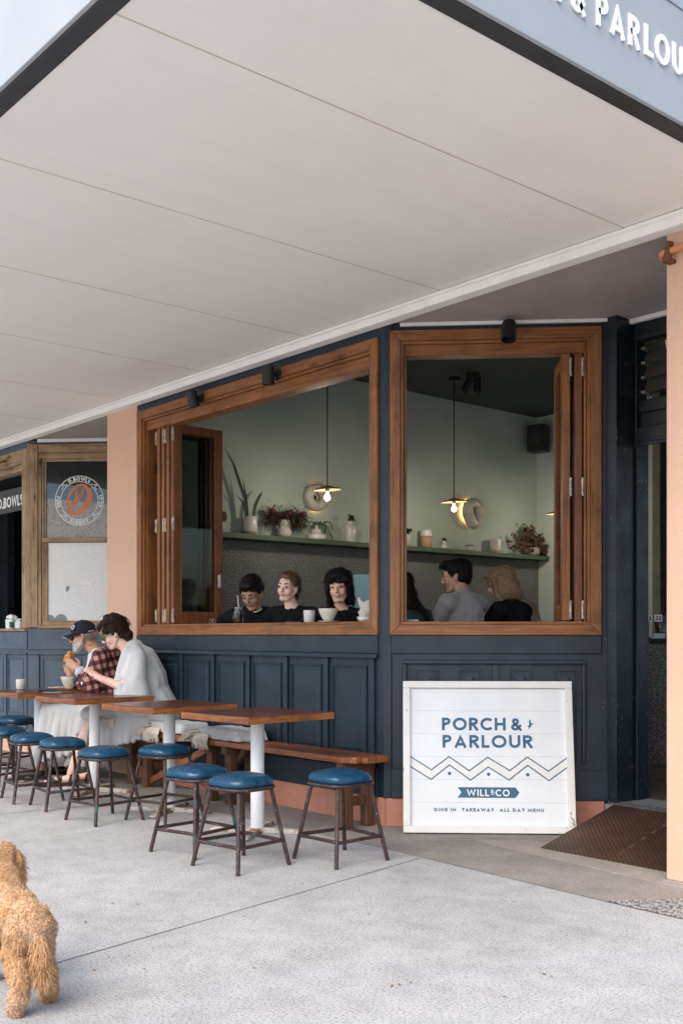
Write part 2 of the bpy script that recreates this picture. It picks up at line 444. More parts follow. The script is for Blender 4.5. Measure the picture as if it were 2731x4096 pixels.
m_edge = wood('table_edge', (.06, .018, .008), (.23, .075, .022), (.42, .16, .045), axis='x', rough=.3, dirt=1)
m_bench = wood('bench_wood', (.10, .03, .012), (.26, .085, .03), (.42, .16, .055), axis='x', rough=.33, coat=.25, dirt=.7)
m_leg = wood('bench_leg_wood', (.04, .016, .008), (.11, .045, .02), (.2, .09, .04), axis='z', rough=.6, dirt=.9)
def two_tone(name, lo, hi, z0, z1):
    m, t, b = newmat(name); v = coords(t)
    c = mixc(t, 1.0, hi, ramp(t, noise(t, v, 1.3, 6, .6), [(.3, .93), (.7, 1.05)]).outputs[0], 'MULTIPLY')
    st = noise(t, coords(t, (6, 6, 1.2)), 3, 6, .7)
    c = mixc(t, ramp(t, st, [(.5, 0), (.8, .5)]).outputs[0], c, lo)
    t.links.new(c, b.inputs['Base Color']); b.inputs['Roughness'].default_value = .85
    bump(t, b, noise(t, v, 45, 5, .7), .35, .004); return m
m_orange = two_tone('apricot_render', (.58, .40, .32), (.68, .44, .31), 0, 1)
m_pink = M('terracotta_render', (.48, .215, .15), .85, .2, 3, 40, .6, .006)
m_soffit = M('soffit_board', (.875, .85, .81), .9, .06, .8, 90, .12, .002)
def soffit_mat():
    m, t, b = newmat('painted_soffit'); v = coords(t)
    c = ramp(t, noise(t, v, .5, 7, .7, .6), [(.3, (.86, .82, .77)), (.5, (.895, .87, .815)), (.7, (.91, .89, .84))]).outputs[0]
    c = mixc(t, .5, c, ramp(t, noise(t, coords(t, (1, .12, 1)), 7, 5, .65), [(.3, .94), (.6, 1)]).outputs[0], 'MULTIPLY')
    sp = t.nodes.new('ShaderNodeTexVoronoi'); sp.inputs['Scale'].default_value = 3.1; t.links.new(v, sp.inputs['Vector'])
    c = mixc(t, ramp(t, sp.outputs['Distance'], [(.014, .8), (.02, 0)]).outputs[0], c, (.22, .19, .16))
    t.links.new(c, b.inputs['Base Color']); b.inputs['Roughness'].default_value = .85
    p = bump(t, b, noise(t, v, 1.2, 3), .25, .02); bump(t, b, noise(t, v, 120, 3), .1, .002, p); return m
m_soffit = soffit_mat()
m_beamw = M('cream_trim', (.94, .92, .87), .7, .08, 3, 30, .1)
m_fascia = M('fascia_blue_grey', (.37, .40, .42), .5, .06, 1.2, 40, .08)
m_black = M('black_metal', (.012, .012, .013), .45, .3, 8, 60, .05)
m_joint = M('joint_sealant', (.60, .52, .41), .9, .2, 4, 40, .1)
m_pave = concrete('pavement_concrete', (.435, .435, .432), .95, .14)
m_strip = concrete('old_concrete', (.30, .275, .25), .7, .28)
m_sand = concrete('smooth_concrete', (.36, .325, .29), .4, .25)

# ------------------------------------------------------------------ the ground
def sheet(name, poly, z, mat, thick=None):
    m = MB()
    if thick: m.prism(poly, z - thick, z)
    else: m.add([(p[0], p[1], z) for p in poly], [tuple(range(len(poly)))])
    o = m.build(name, mat); tag(o, kind='structure'); return o
sheet('ground', [(-150, -150), (150, -150), (150, 150), (-150, 150)], -.03, m_strip)
def groove(m, p, q, w, wob=.002):           # a saw-cut joint, slightly wandering
    p, q = Vector(p), Vector(q); n = int((q - p).length / .12) + 1; d = (q - p).normalized(); s = Vector((-d.y, d.x))
    vs = []
    for i in range(n + 1):
        c = p.lerp(q, i / n) + s * mn.noise(Vector((i * .7, p.x, q.y))) * wob; ww = w * (1 + .5 * mn.noise(Vector((i * .9, 3, p.y))))
        vs += [(c.x - s.x*ww/2, c.y - s.y*ww/2, .0012), (c.x + s.x*ww/2, c.y + s.y*ww/2, .0012)]
    m.add(vs, [(2*i, 2*i+1, 2*i+3, 2*i+2) for i in range(n)])
pav = sheet('pavement', [(-40, -30), (30, -30), (30, -.60), (2.3, -.594), (.535, -.52), (-2, -.56), (-40, -.6)], 0, m_pave, .02)
sheet('old_paving_strip', [(-40, -.6), (-2, -.56), (.535, -.52), (2.3, -.594), (30, -.60), (30, 8), (-40, 8)], -.002, m_strip, .02)
m_gap = M('joint_dirt', (.11, .10, .085), .95, .4, 20)
m = MB()
groove(m, (.917 - .02, -.56), (1.40, -3.19), .0065, .004); groove(m, (1.40, -3.19), (2.3, -8.0), .0065)
groove(m, (-1.9, -.58), (-2.3, -3.6), .007); groove(m, (-4.9, -.6), (-5.3, -6), .008)
groove(m, (-9, -1.6), (-.05, -2.42), .0022, .004); groove(m, (-20, -.6), (-2, -.563), .006); groove(m, (-2, -.563), (.535, -.523), .006); groove(m, (.535, -.523), (2.3, -.597), .006); groove(m, (2.3, -.597), (6, -.603), .006)
tag(m.build('pavement_joints', m_gap), kind='structure')
sheet('doorway_apron', [(.75, .06), (2.6, -.12), (2.6, .30), (.95, .32)], .001, m_sand, .003)
sheet('bounce_ground', [(-40, -29.9), (30, -29.9), (30, -6.2), (-40, -6.2)], .004, concrete('pale_bounce_concrete', (.62, .60, .57), .5, .1), .003)  # unseen pale sheet behind the camera, added to bounce light onto the soffit
sheet('granite_patch', [(2.15, -.58), (3.4, -.585), (3.4, -.20), (2.42, -.19)], .003, speck('granite', (.05, .05, .05), (.42, .41, .39), 60, .8, .42, .55), .003)
rng = random.Random(3)                        # dry leaves, gum and grit
m = MB()
for i in range(46):
    p = gp(rng.uniform(0, 2300), 2540 + 820 + rng.random() ** 1.5 * 650); a = rng.uniform(0, 6.28)
    m.leaf((p.x, p.y, .004), (math.cos(a), math.sin(a), .12), (0, 0, 1), rng.uniform(.008, .026), rng.uniform(.004, .012), .3, 3)
tag(m.build('leaf_litter', M('dry_leaf', (.22, .13, .06), .8, .6, 40)), kind='stuff')

# ------------------------------------------------------------------ awning
ZS = 3.34; CU, CV = 2.73, -3.107
aw = thing('awning', 'flat grey awning over the pavement with white lettering on its blue grey edge', 'awning', (CU, CV, ZS))
def awb(): return world_mb(aw)
joints = [1.93, .62, -.69, -2.0, -3.31, -4.62, -5.93, -7.24, -8.55, -9.86]
xs = [CU - .08] + joints + [-13]
sof = MB(wm(aw).inverted())
for a, b in zip(xs[:-1], xs[1:]): sof.box(b + .004, a - .004, CV + .08, -.012, ZS, ZS + .03)
sof.each('soffit_board', m_soffit, aw)
m = awb()
for u in joints: m.box(u - .0045, u + .0045, CV + .08, -.03, ZS - .0005, ZS + .02)
m.each('soffit_joint', m_joint, aw)
m = awb(); m.box(-13, CU, CV, CV + .08, ZS - .006, ZS + .10); m.box(CU - .08, CU, CV + .08, 0.6, ZS - .006, ZS + .10)
m.build('edge_beam', M('charcoal_paint', (.035, .037, .04), .6, .3, 3), aw, bevel=.006)
m = awb(); m.box(-13, CU + .02, CV - .02, CV - .001, ZS - .004, ZS + .455); m.box(CU + .001, CU + .02, CV - .001, 12, ZS - .004, ZS + .455)
m.build('fascia', m_fascia, aw, bevel=.004)
m = awb(); m.box(-13, CU + .024, CV - .024, CV + .02, ZS + .456, ZS + .468); m.box(CU - .02, CU + .024, CV + .02, 12, ZS + .456, ZS + .468); m.box(-13, CU + .018, CV - .018, CV + .02, ZS + .469, ZS + .8); m.box(CU - .02, CU + .018, CV + .02, 12, ZS + .469, ZS + .8); m.build('capping', M('zinc', (.38, .43, .48), .5), aw)
m = awb(); m.box(-13, CU - .001, CV + .001, 0, ZS + .35, ZS + .40); m.build('deck', m_soffit, aw)
m = awb()
mpF = lambda x, y, o: (CU + .021 + o, x, 3.518 + y)
def fasc(ch, v):
    g = glyph(ch, .18); v = -4.789 + (v + 4.789)*.96
    for q, (cl, pts) in enumerate(g[1]):
        ribbon(m, [(p[0]*.12*(.80 if ch in 'OU&' else .90) + v, p[1]*.12) for p in pts], bool(cl), .18*.12, mpF, .007, q*.0002)
for ch, v in (('P', -2.28), ('O', -2.165), ('R', -2.03), ('C', -1.915), ('H', -1.79), ('H', -1.64)):
    if not (ch == 'H' and v == -1.79): fasc(ch, v + (.13 if ch != 'H' else .0) - .02)
for ch, v in (('&', -1.507), ('P', -1.349), ('A', -1.262), ('R', -1.138), ('L', -1.027), ('O', -.949), ('U', -.822), ('R', -.70)): fasc(ch, v)
m.build('lettering', M('white_letter', (.85, .86, .86), .5, .03), aw)
m = awb(); m.box(-13, CU, -.10, -.012, ZS - .065, ZS - .002); m.box(-13, CU, -.13, -.101, ZS - .022, ZS - .004)
m.build('trim_beam', m_beamw, aw, bevel=.004)

# ------------------------------------------------------------------ inner recess soffits, walls above, interior shell
def struct(name, m, mat, **k): return tag(m.build(name, mat, **k), kind='structure')
m = MB(); m.box(-.02, 2.65, -.011, 1.19, 3.30, 3.33); m.box(-5.6, -3.745, -.011, 1.19, 3.30, 3.33)
struct('recess_ceiling', m, M('recess_board', (.42, .37, .34), .9, .12, 2, 60, .3))
# cover strips where recess ceilings meet the walls
WL1 = Matrix.Translation((0, 0, 0))
FR2 = RZ(R(45)); FR3 = T(-5.46, 0, 0) @ RZ(R(45)); FR1 = T(0, 0, 0); FR4 = T(-5.46, 0, 0)

shop = thing('cafe_shopfront', 'navy panelled cafe shopfront with two large folding timber windows open to the street', 'shopfront', (0, 0, 0))
def sb(fr=None): return MB()
# ---- navy walling round the windows.  local x along the wall to the right, y into the building
def wall_around(parent, fr, x0, x1, ox0, ox1, oz0, oz1, ztop, zbot, mat, th=.12):
    m = MB()
    m.box(x0, x1, 0, th, zbot, oz0); m.box(x0, x1, 0, th, oz1, ztop)
    m.box(x0, ox0, 0, th, oz0, oz1); m.box(ox1, x1, 0, th, oz0, oz1)
    return m.build('wall', mat, parent, fr)
def frame_set(parent, fr, x0, x1, z0, z1, cas, inn, mats, depth=.14, casd=.03, hd=.08):
    """mitred casing proud of the wall and the jamb lining inside it"""
    mx, mz = mats; fo = None
    mm = MB(); a = (x0, z0); b = (x1, z0); c = (x1, z1); d = (x0, z1)
    A, B, C, D = (x0+cas, z0+cas), (x1-cas, z0+cas), (x1-cas, z1-cas), (x0+cas, z1-cas)
    mh = MB(); mh.prism([a, b, (B[0]-.001, B[1]), (A[0]+.001, A[1])], -casd, .0, 'y'); mh.prism([(D[0]+.001, D[1]), (C[0]-.001, C[1]), c, d], -casd, 0, 'y')
    fo = mh.each('window_casing', mx, parent, fr, bevel=.004)[0]
    mv = MB(); mv.prism([a, A, D, d][::-1], -casd, 0, 'y'); mv.prism([B, b, c, C], -casd, 0, 'y')
    # inner stepped lining
    mv.each('window_casing', mz, parent, fr, bevel=.004)
    mi = MB(); X0, X1, Z0, Z1 = A[0], C[0], A[1], C[1]
    mi.box(X0, X0+.022, -.012, depth, Z0+.020, Z1-.02); mi.box(X1-.022, X1, -.012, depth, Z0+.020, Z1-.02)
    mi.box(X0+.024, X0+inn, .015, depth-.02, Z0+.020, Z1-.02); mi.box(X1-inn, X1-.024, .015, depth-.02, Z0+.020, Z1-.02)
    mi.each('jamb', mz, parent, fr, bevel=.003)
    mj = MB(); mj.box(X0, X1, -.012, depth, Z0, Z0+.0195); mj.box(X0, X1, -.012, depth, Z1-.02, Z1)
    mj.box(X0+inn, X1-inn, .012, depth-.01, Z1-.02-hd, Z1-.021)
    mj.each('window_lining', mx, parent, fr, bevel=.003)
    return fo
Z0, Z1 = 1.25, 3.215
wall_around(shop, FR1, -3.2, 0, -3.08, -.13, 1.33, 3.14, 3.33, .18, m_navy)
frame_set(shop, FR1, -3.17, -.045, Z0, Z1, .072, .034, (m_wx, m_wz), hd=.085)
W2L = 1.46
wall_around(shop, FR2, 0.0, W2L, .11, 1.33, 1.33, 3.17, 3.33, .18, m_navy)
frame_set(shop, FR2, .035, 1.40, Z0, 3.245, .068, .040, (m_wx, m_wz), hd=.07)
# corner post covering the joint between the two walls
m = MB(); m.prism([(-.045, -.012), (0.006, -.012), (.040, .022), (.0, .12), (-.045, .12)], .18, 3.33); m.build('corner_post', m_navy, shop, bevel=.003)
# dark pilaster and return beside the door
m = MB(); m.box(1.405, W2L, -.012, .1, .18, 3.33); m.box(1.405, 1.50, .0, .14, 0.0, .0 + .18); m.build('pilaster', m_navyd, shop, FR2, bevel=.004)
def raised_panel(m, x0, x1, z0, z1, mo=.018, d=.022):
    """sunk moulding with a fielded centre"""
    for k, (g, dd) in enumerate(((0, .012), (mo*.6, .006))):
        a0, a1, b0, b1 = x0+g, x1-g, z0+g, z1-g; w = mo*.5
        m.box(a0, a1, -dd, .0, b0, b0+w); m.box(a0, a1, -dd, .0, b1-w, b1); m.box(a0, a0+w, -dd, 0, b0+w, b1-w); m.box(a1-w, a1, -dd, 0, b0+w, b1-w)
    f = mo * 2.2; xa, xb, za, zb = x0+f, x1-f, z0+f, z1-f; s = .012
    m.add([(xa, 0, za), (xb, 0, za), (xb, 0, zb), (xa, 0, zb), (xa+s, -.009, za+s), (xb-s, -.009, za+s), (xb-s, -.009, zb-s), (xa+s, -.009, zb-s)],
          [(4,5,6,7), (0,1,5,4), (1,2,6,5), (2,3,7,6), (3,0,4,7)])
def dado(parent, fr, x0, x1, edges, ztop, zbot, capz, mat, zb2=.18, pitchframe=.024):
    m = MB()
    m.box(x0, x1, -.020, 0, ztop + .028, 1.248); m.build('rail', mat, parent, fr, bevel=.003)
    m = MB(); m.prism([(-.042, capz-.004), (0, capz-.004), (0, capz+.026), (-.030, capz+.026)], x0, x1, 'x'); m.build('cap_moulding', mat, parent, fr, bevel=.003)
    m = MB(); m.box(x0, x1, -.026, 0, zb2, zbot); m.prism([(-.036, zbot), (0, zbot), (0, zbot+.018), (-.02, zbot+.018)], x0, x1, 'x'); m.build('skirting', mat, parent, fr, bevel=.003)
    m = MB()
    for e in edges: m.box(e - pitchframe, e + pitchframe, -.019, 0, zbot + .019, capz - .005)
    m.each('stile', mat, parent, fr, bevel=.003)
    for a, b in zip(edges[:-1], edges[1:]):
        q = MB(); raised_panel(q, a + pitchframe + .035, b - pitchframe - .035, zbot + .07, capz - .055)
        q2 = MB(); q.build('panel', mat, parent, fr, bevel=.0015)
e1 = [-3.1, -2.95, -2.47, -2.0, -1.52, -1.05, -.587, -.11]
dado(shop, FR1, -3.195, -.047, e1[1:], 1.10, .36, 1.10, m_navy)
m = MB(); m.box(.045, 1.40, -.020, 0, 1.13, 1.248); m.build('rail', m_navy, shop, FR2, bevel=.003)
m = MB(); m.box(.12, 1.30, -.034, 0, 1.06, 1.085); m.box(.12, .145, -.034, 0, .42, 1.06); m.box(1.275, 1.30, -.034, 0, .42, 1.06); m.build('cap_moulding', m_navy, shop, FR2, bevel=.006)
m = MB(); m.box(.70, .743, -.022, 0, .40, 1.058); m.build('stile', m_navy, shop, FR2, bevel=.003)
for a, b in ((.198, .351), (.479, .632), (.81, .965), (1.094, 1.25)):
    q = MB(); raised_panel(q, a, b, .44, 1.027, .022); q.build('panel', m_navy, shop, FR2, bevel=.0015)
m = MB(); m.box(.045, 1.44, -.026, 0, .18, .37); m.build('skirting', m_navy, shop, FR2, bevel=.004)
m = MB(); m.prism([(-3.19, -.012), (0.0, -.012), (.03, .10), (-3.19, .10)], -.01, .179); m.build('plinth', m_pink, shop, bevel=.006)
m = MB(); m.box(.01, 1.42, -.013, .1, -.01, .1785); m.build('plinth', m_pink, shop, FR2, bevel=.006)
m = MB(); m.box(.10, 1.46, -.02, .01, 3.275, 3.298); m.build('cover_strip', m_beamw, shop, FR2, bevel=.003)
m = MB(); m.box(1.04, 2.64, 1.14, 1.17, 3.27, 3.298); m.build('cover_strip', m_beamw, shop)

# ---- folding leaves
m_gl = glass('leaf_glass', refl=.08, alpha=.88)
m_brass = M('worn_hinge', (.55, .50, .42), .45, .5, 30, 60, .2, metal=.6)
def leaf(parent, fr, x, y0, L, z0, z1, th=.042, st=.07, woodm=None, handle=False, hx=-1, face=None):
    woodm = woodm or m_wdk
    m = MB(); m.box(x, x+th, y0, y0+st, z0, z1); m.box(x, x+th, y0+L-st, y0+L, z0, z1)
    m.box(x+.001, x+th-.001, y0+st, y0+L-st, z0, z0+st*1.5); m.box(x+.001, x+th-.001, y0+st, y0+L-st, z1-st, z1)
    # beads round the glass
    for s in (x-.002, x+th-.008):
        m.box(s, s+.010, y0+st, y0+st+.014, z0+st*1.5, z1-st); m.box(s, s+.010, y0+L-st-.014, y0+L-st, z0+st*1.5, z1-st)
    o = m.build('folding_leaf', woodm, parent, fr, bevel=.003)
    g = MB(); g.box(x+th/2-.003, x+th/2+.003, y0+st, y0+L-st, z0+st*1.5, z1-st); g.build('pane', m_gl, o, fr)
    for zz in (z0+.07, (z0+z1)/2, z1-.09):
        h = MB()
        for dx in ((-.006,) if hx < 0 else (th-.002, )):
            h.box(x+dx, x+dx+.012, y0-.007, y0+.004, zz-.06, zz+.06); h.tube([(x+dx+.002, y0-.010, zz-.05), (x+dx+.002, y0-.010, zz+.05)], .007, 8)
        h.build('hinge', m_brass, o, fr, bevel=.001)
    if handle:
        q = MB(); yy = y0+L-st*.5; pts = [(yy+.016*math.cos(a), 1.72+.0*a+(.045 if math.sin(a) > 0 else -.045)+.016*math.sin(a)) for a in [R(i*30) for i in range(12)]]
        q.prism(pts[::-1], x+th, x+th+.006, 'x'); o2 = q.build('flush_handle', M('steel', (.6, .6, .58), .3, metal=1), o, fr, bevel=.002)
    return o
for i, xx in enumerate((-2.70, -2.775, -2.85, -2.925)):
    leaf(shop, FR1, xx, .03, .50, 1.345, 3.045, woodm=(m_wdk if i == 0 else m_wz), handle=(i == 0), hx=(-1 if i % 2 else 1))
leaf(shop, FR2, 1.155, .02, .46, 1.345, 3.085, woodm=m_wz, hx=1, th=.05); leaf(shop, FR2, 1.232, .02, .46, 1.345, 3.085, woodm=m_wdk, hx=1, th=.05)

# ---- door wall (recessed)
DV = 1.2
FR5 = T(0, DV, 0)
m = MB(); m.box(1.03, 1.115, 0, .12, .17, 3.33); m.box(1.115, 1.95, 0, .12, 3.17, 3.33); m.box(1.95, 2.65, 0, .12, .17, 3.33)
m.box(1.115, 1.95, .02, .12, 2.70, 2.78); m.box(1.115, 1.95, .04, .12, 2.60, 2.70); m.box(1.115, 1.95, .0, .12, 2.50, 2.60)
m.each('door_surround', m_navyd, shop, FR5, bevel=.005)
m = MB(); m.box(1.075, 1.10, -.018, 0, .17, 3.2); m.box(1.10, 1.95, -.018, -.0, 2.475, 2.499); m.box(1.10, 1.95, -.02, 0, 3.165, 3.2); m.box(1.10, 1.12, .0, .13, .17, 2.5); m.each('architrave', m_navyd, shop, FR5, bevel=.004)
m = MB()
for i in range(4):
    z = 2.83 + i * .095
    m.add([(1.14, .03, z), (1.93, .03, z), (1.93, .10, z+.10), (1.14, .10, z+.10), (1.14, .036, z), (1.93, .036, z), (1.93, .106, z+.10), (1.14, .106, z+.10)], [(0,1,2,3), (7,6,5,4), (0,4,5,1), (1,5,6,2), (2,6,7,3), (3,7,4,0)])
m.each('louvre', M('louvre_glass', (.09, .082, .072), .3, .2, 3), shop, FR5)
m = MB()
for i in range(4):
    z = 2.83 + i * .095
    m.box(1.128, 1.139, .03, .11, z-.004, z+.012); m.box(1.14, 1.16, .028, .034, z-.004, z+.010)
m.each('louvre_clip', M('alu', (.55, .55, .52), .4, metal=.8), shop, FR5)
q = MB(); q.prism([(1.30, 2.98), (1.60, 2.98), (1.60, 3.14), (1.30, 3.14)], .012, .02, 'y'); q.build('notice', M('black_card', (.01, .01, .012), .5), shop, FR5)
q = MB(); q.prism([(1.34, 3.02), (1.36, 2.99), (1.45, 3.0), (1.39, 3.04), (1.35, 3.13), (1.32, 3.13)], .008, .0115, 'y'); q.build('notice_tear', M('torn_card', (.75, .68, .6), .8), shop, FR5)
m = MB(); m.prism([(1.055, 1.04), (1.07, .92), (2.1, .90), (2.1, 1.33), (1.055, 1.33)], 0, .172); tag(m.build('doorstep', M('step_tile', (.24, .25, .24), .7, .35, 30)), kind='structure')
m = MB()
for i in range(14):
    for j in range(2): m.box(1.10 + i*.07, 1.165 + i*.07, .935 + j*.07, 1.0 + j*.07, .172, .1745)
tag(m.build('threshold_tiles', M('threshold_tile', (.16, .17, .165), .5, .5, 25)), kind='structure')
m = MB(); m.box(1.03, 1.10, 1.0, 1.31, 0, 3.33); m.build('return_wall', m_navyd, shop, bevel=.004)

# ramp plate
def dplate():
    m, t, b = newmat('rusty_chequer_plate'); v = coords(t)
    vr = coords(t, (1, 1, 1), (0, 0, R(45)))
    ch = t.nodes.new('ShaderNodeTexBrick'); ch.inputs['Scale'].default_value = 15; ch.inputs['Mortar Size'].default_value = .05; ch.inputs['Mortar Smooth'].default_value = .3
    ch.offset = .5; ch.inputs['Brick Width'].default_value = .62; ch.inputs['Row Height'].default_value = .34; t.links.new(vr, ch.inputs['Vector'])
    base = ramp(t, noise(t, v, 3, 6, .65), [(.3, (.06, .034, .022)), (.55, (.12, .062, .038)), (.75, (.20, .105, .06))]).outputs[0]
    c = mixc(t, ch.outputs['Fac'], base, (.022, .015, .011))
    c = mixc(t, ramp(t, noise(t, v, 60, 3, .7), [(.62, 0), (.7, .5)]).outputs[0], c, (.22, .14, .09))
    t.links.new(c, b.inputs['Base Color']); b.inputs['Roughness'].default_value = .55; b.inputs['Metallic'].default_value = .35
    n = bump(t, b, ch.outputs['Fac'], -.8, .006); return m
m = MB(); m.add([(1.156, .171, .006), (2.75, .171, .006), (2.75, .90, .178), (1.145, .905, .178), (1.156, .171, -.01), (2.75, .171, -.01), (2.75, .90, -.01), (1.145, .905, -.01)],
   [(0,1,2,3), (7,6,5,4), (0,4,5,1), (1,5,6,2), (2,6,7,3), (3,7,4,0)])
rp = thing('ramp', 'rusty brown chequer plate ramp up to the cafe doorstep beside the white sign board', 'ramp', (1.15, .17, 0))
m2 = MB(wm(rp).inverted()); m2.v = []; m2.add([v for v in m.v], m.f); m2.build('plate', dplate(), rp)
m = world_mb(rp)
for i in range(5):
    a, b = .25 + i*.11, .29 + i*.11
    m.add([(1.62, a, .006 + .235*(a-.171) + .002), (1.645, a, .006 + .235*(a-.171) + .002), (1.645, b+.02, .006 + .235*(b+.02-.171) + .002), (1.62, b+.02, .006 + .235*(b+.02-.171) + .002)], [(0,1,2,3)])
m.build('yellow_line', M('worn_yellow', (.085, .06, .032), .8, .9, 60), rp)

# ------------------------------------------------------------------ pillars
pl1 = thing('pillar', 'apricot rendered pillar between the cafe window and the neighbouring bowl shop', 'pillar', (-3.47, 0, 0))
m = world_mb(pl1); m.box(-3.745, -3.205, -.012, .5, .24, 3.29); m.build('shaft', m_orange, pl1, bevel=.008)
m = world_mb(pl1); m.box(-3.750, -3.202, -.018, .5, 0, .239); m.build('base', m_orange, pl1, bevel=.008)
pl2 = thing('pillar', 'apricot rendered pillar at the right edge of the photo beside the cafe doorway', 'pillar', (2.38, 0, 0))
m = world_mb(pl2); m.box(2.106, 2.65, -.012, .55, 0.01, 3.29); m.build('shaft', m_orange, pl2, bevel=.008)
m = world_mb(pl2); m.prism([(2.09, -.03), (2.66, -.03), (2.66, .56), (2.09, .56)], -.005, .012); m.build('base', m_sand, pl2, bevel=.004)
m = MB(); m.tube([(2.08, .3, 3.16), (2.075, .1, 3.165), (2.08, -.01, 3.17), (2.10, -.045, 3.175), (2.3, -.05, 3.185), (2.66, -.05, 3.20)], .017, 12)
tag(m.build('conduit_pipe', M('orange_paint', (.66, .25, .11), .5, .3, 10, 30, .2), smooth=True), 'orange painted conduit pipe bent round the top of the right pillar', 'pipe')
m = MB(); m.tube([(2.135, -.05, 3.12), (2.15, -.05, 3.225)], .020, 10); m.box(2.125, 2.165, -.078, -.013, 3.12, 3.14)
tag(m.build('pipe_bracket', M('rusted_bracket', (.16, .07, .03), .8, .7, 60), smooth=False, bevel=.003), 'rusty bracket clamping the orange pipe to the right pillar', 'bracket')

# ------------------------------------------------------------------ interior
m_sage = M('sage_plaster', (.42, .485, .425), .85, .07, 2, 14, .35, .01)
m_sagel = M('sage_plaster_lit', (.55, .62, .575), .85, .07, 2, 14, .3, .008)  # same sage plaster, lightened for the street light falling on the back wall
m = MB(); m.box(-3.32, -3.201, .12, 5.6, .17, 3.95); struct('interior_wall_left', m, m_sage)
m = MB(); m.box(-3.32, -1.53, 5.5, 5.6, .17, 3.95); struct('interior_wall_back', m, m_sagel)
m = MB(); m.box(-1.53, -1.44, 5.42, 5.6, .17, 3.95); struct('interior_pier', m, M('brown_plaster', (.20, .20, .17), .85))
m = MB(); m.box(-1.44, 2.65, 5.45, 5.55, .17, 3.95); m.box(2.5, 2.65, .56, 5.45, 0, .9); m.box(2.5, 2.65, .56, 5.45, 2.8, 3.95); m.box(2.5, 2.65, .56, 1.2, .9, 2.8); m.box(2.5, 2.65, 3.1, 3.2, .9, 2.8); struct('interior_wall_dark', m, M('dark_wall', (.02, .022, .024), .9))  # side wall openings are unseen, added to let daylight onto the interior walls
m = MB(); m.box(-3.4, 2.65, .10, 5.6, 3.90, 3.98); struct('interior_ceiling', m, M('dark_green_ceiling', (.045, .06, .05), .9, .05))
m = MB(); m.prism([(-3.2, .121), (0, .121), (1.05, 1.2), (1.05, 1.321), (2.5, 1.321), (2.5, 5.5), (-3.2, 5.5)], .10, .17); struct('interior_floor', m, M('dark_floor', (.10, .075, .055), .5, .3))
m = MB(); m.box(-3.2, 0, .0, .12, 3.331, 3.98); struct('upper_wall_front', m, m_navy)
m = MB(); m.box(0, 1.46, 0, .12, 3.331, 3.98); tag(m.build('upper_wall_corner', m_navy, None, FR2), kind='structure')
m = MB(); m.box(1.03, 2.65, 1.2, 1.32, 3.331, 3.98); m.box(-3.42, -3.2, 0, .12, 3.3, 3.98); struct('upper_wall_door', m, m_navy)
m = MB(); m.box(-13, 2.65, .121, .2, 3.99, 7); m.box(-13, 2.65, .2, 5.6, 3.99, 4.1); struct('upper_storey', m, m_orange)
m = MB(); m.box(2.651, 2.75, .0, 12, 3.2, 7); struct('side_wall_upper', m, m_orange)

m_felt = speck('felt_panel', (.05, .052, .049), (.32, .33, .315), 105, .95, .44, .6)
sh_z = 2.197
m = MB(); m.box(-3.20, -3.172, .12, 5.499, .9, 2.145); tag(m.build('acoustic_panel', m_felt), 'dark speckled felt panel covering the wall under the green shelf', 'wall panel')
m = MB(); m.box(-3.199, -3.0, .13, 5.82 - .33, sh_z - .048, sh_z); tag(m.build('wall_shelf', M('green_paint', (.055, .095, .055), .5, .12), bevel=.003), 'long dark green shelf holding the row of vases', 'shelf')

# counter seen through the door
ct = thing('counter', 'dark topped counter with a speckled front seen through the doorway', 'counter', (.1, 3.3, .17))
m = world_mb(ct); m.box(-.5, 1.6, 3.05, 3.7, .17, 1.185); m.build('front', m_felt, ct)
m = world_mb(ct); m.box(-.52, 1.62, 3.02, 3.72, 1.186, 1.222); m.build('top', m_black, ct, bevel=.004)
# ------------------------------------------------------------------ the neighbouring bowl shop
bs = thing('bowl_shopfront', 'weathered timber bowl shop front with a round logo window and a dark serving hatch', 'shopfront', (-5.46, 0, 0))
BL = 1.7                                        # chamfer length
# chamfer wall (frame FR3)
wall_around(bs, FR3, .0, BL, .12, .98, 1.345, 3.12, 3.28, .18, m_navyl)
m = MB(); m.box(.0, .11, -.035, .02, 1.33, 3.24); m.each('post', m_pz, bs, FR3, bevel=.005)
m = MB(); m.box(.112, 1.2, -.030, .0, 3.15, 3.24); m.box(.112, 1.2, -.020, 0, 3.09, 3.148); m.box(.112, 1.2, -.04, 0, 1.318, 1.352); m.box(.152, 1.0, -.026, 0, 2.215, 2.262); m.box(.165, 1.0, -.012, .01, 3.058, 3.09); m.box(.165, 1.0, -.012, .012, 1.352, 1.40)
m.each('rail', m_px, bs, FR3, bevel=.004)
m = MB(); m.box(.112, .145, -.024, 0, 1.353, 3.088); m.box(.147, .168, -.012, .02, 1.353, 3.086); m.box(.169, .194, .0, .03, 2.263, 3.057); m.box(.165, .207, -.004, .03, 1.40, 2.213); m.box(.965, 1.0, -.01, .03, 1.40, 3.057)
m.each('stile', m_pz, bs, FR3, bevel=.003)
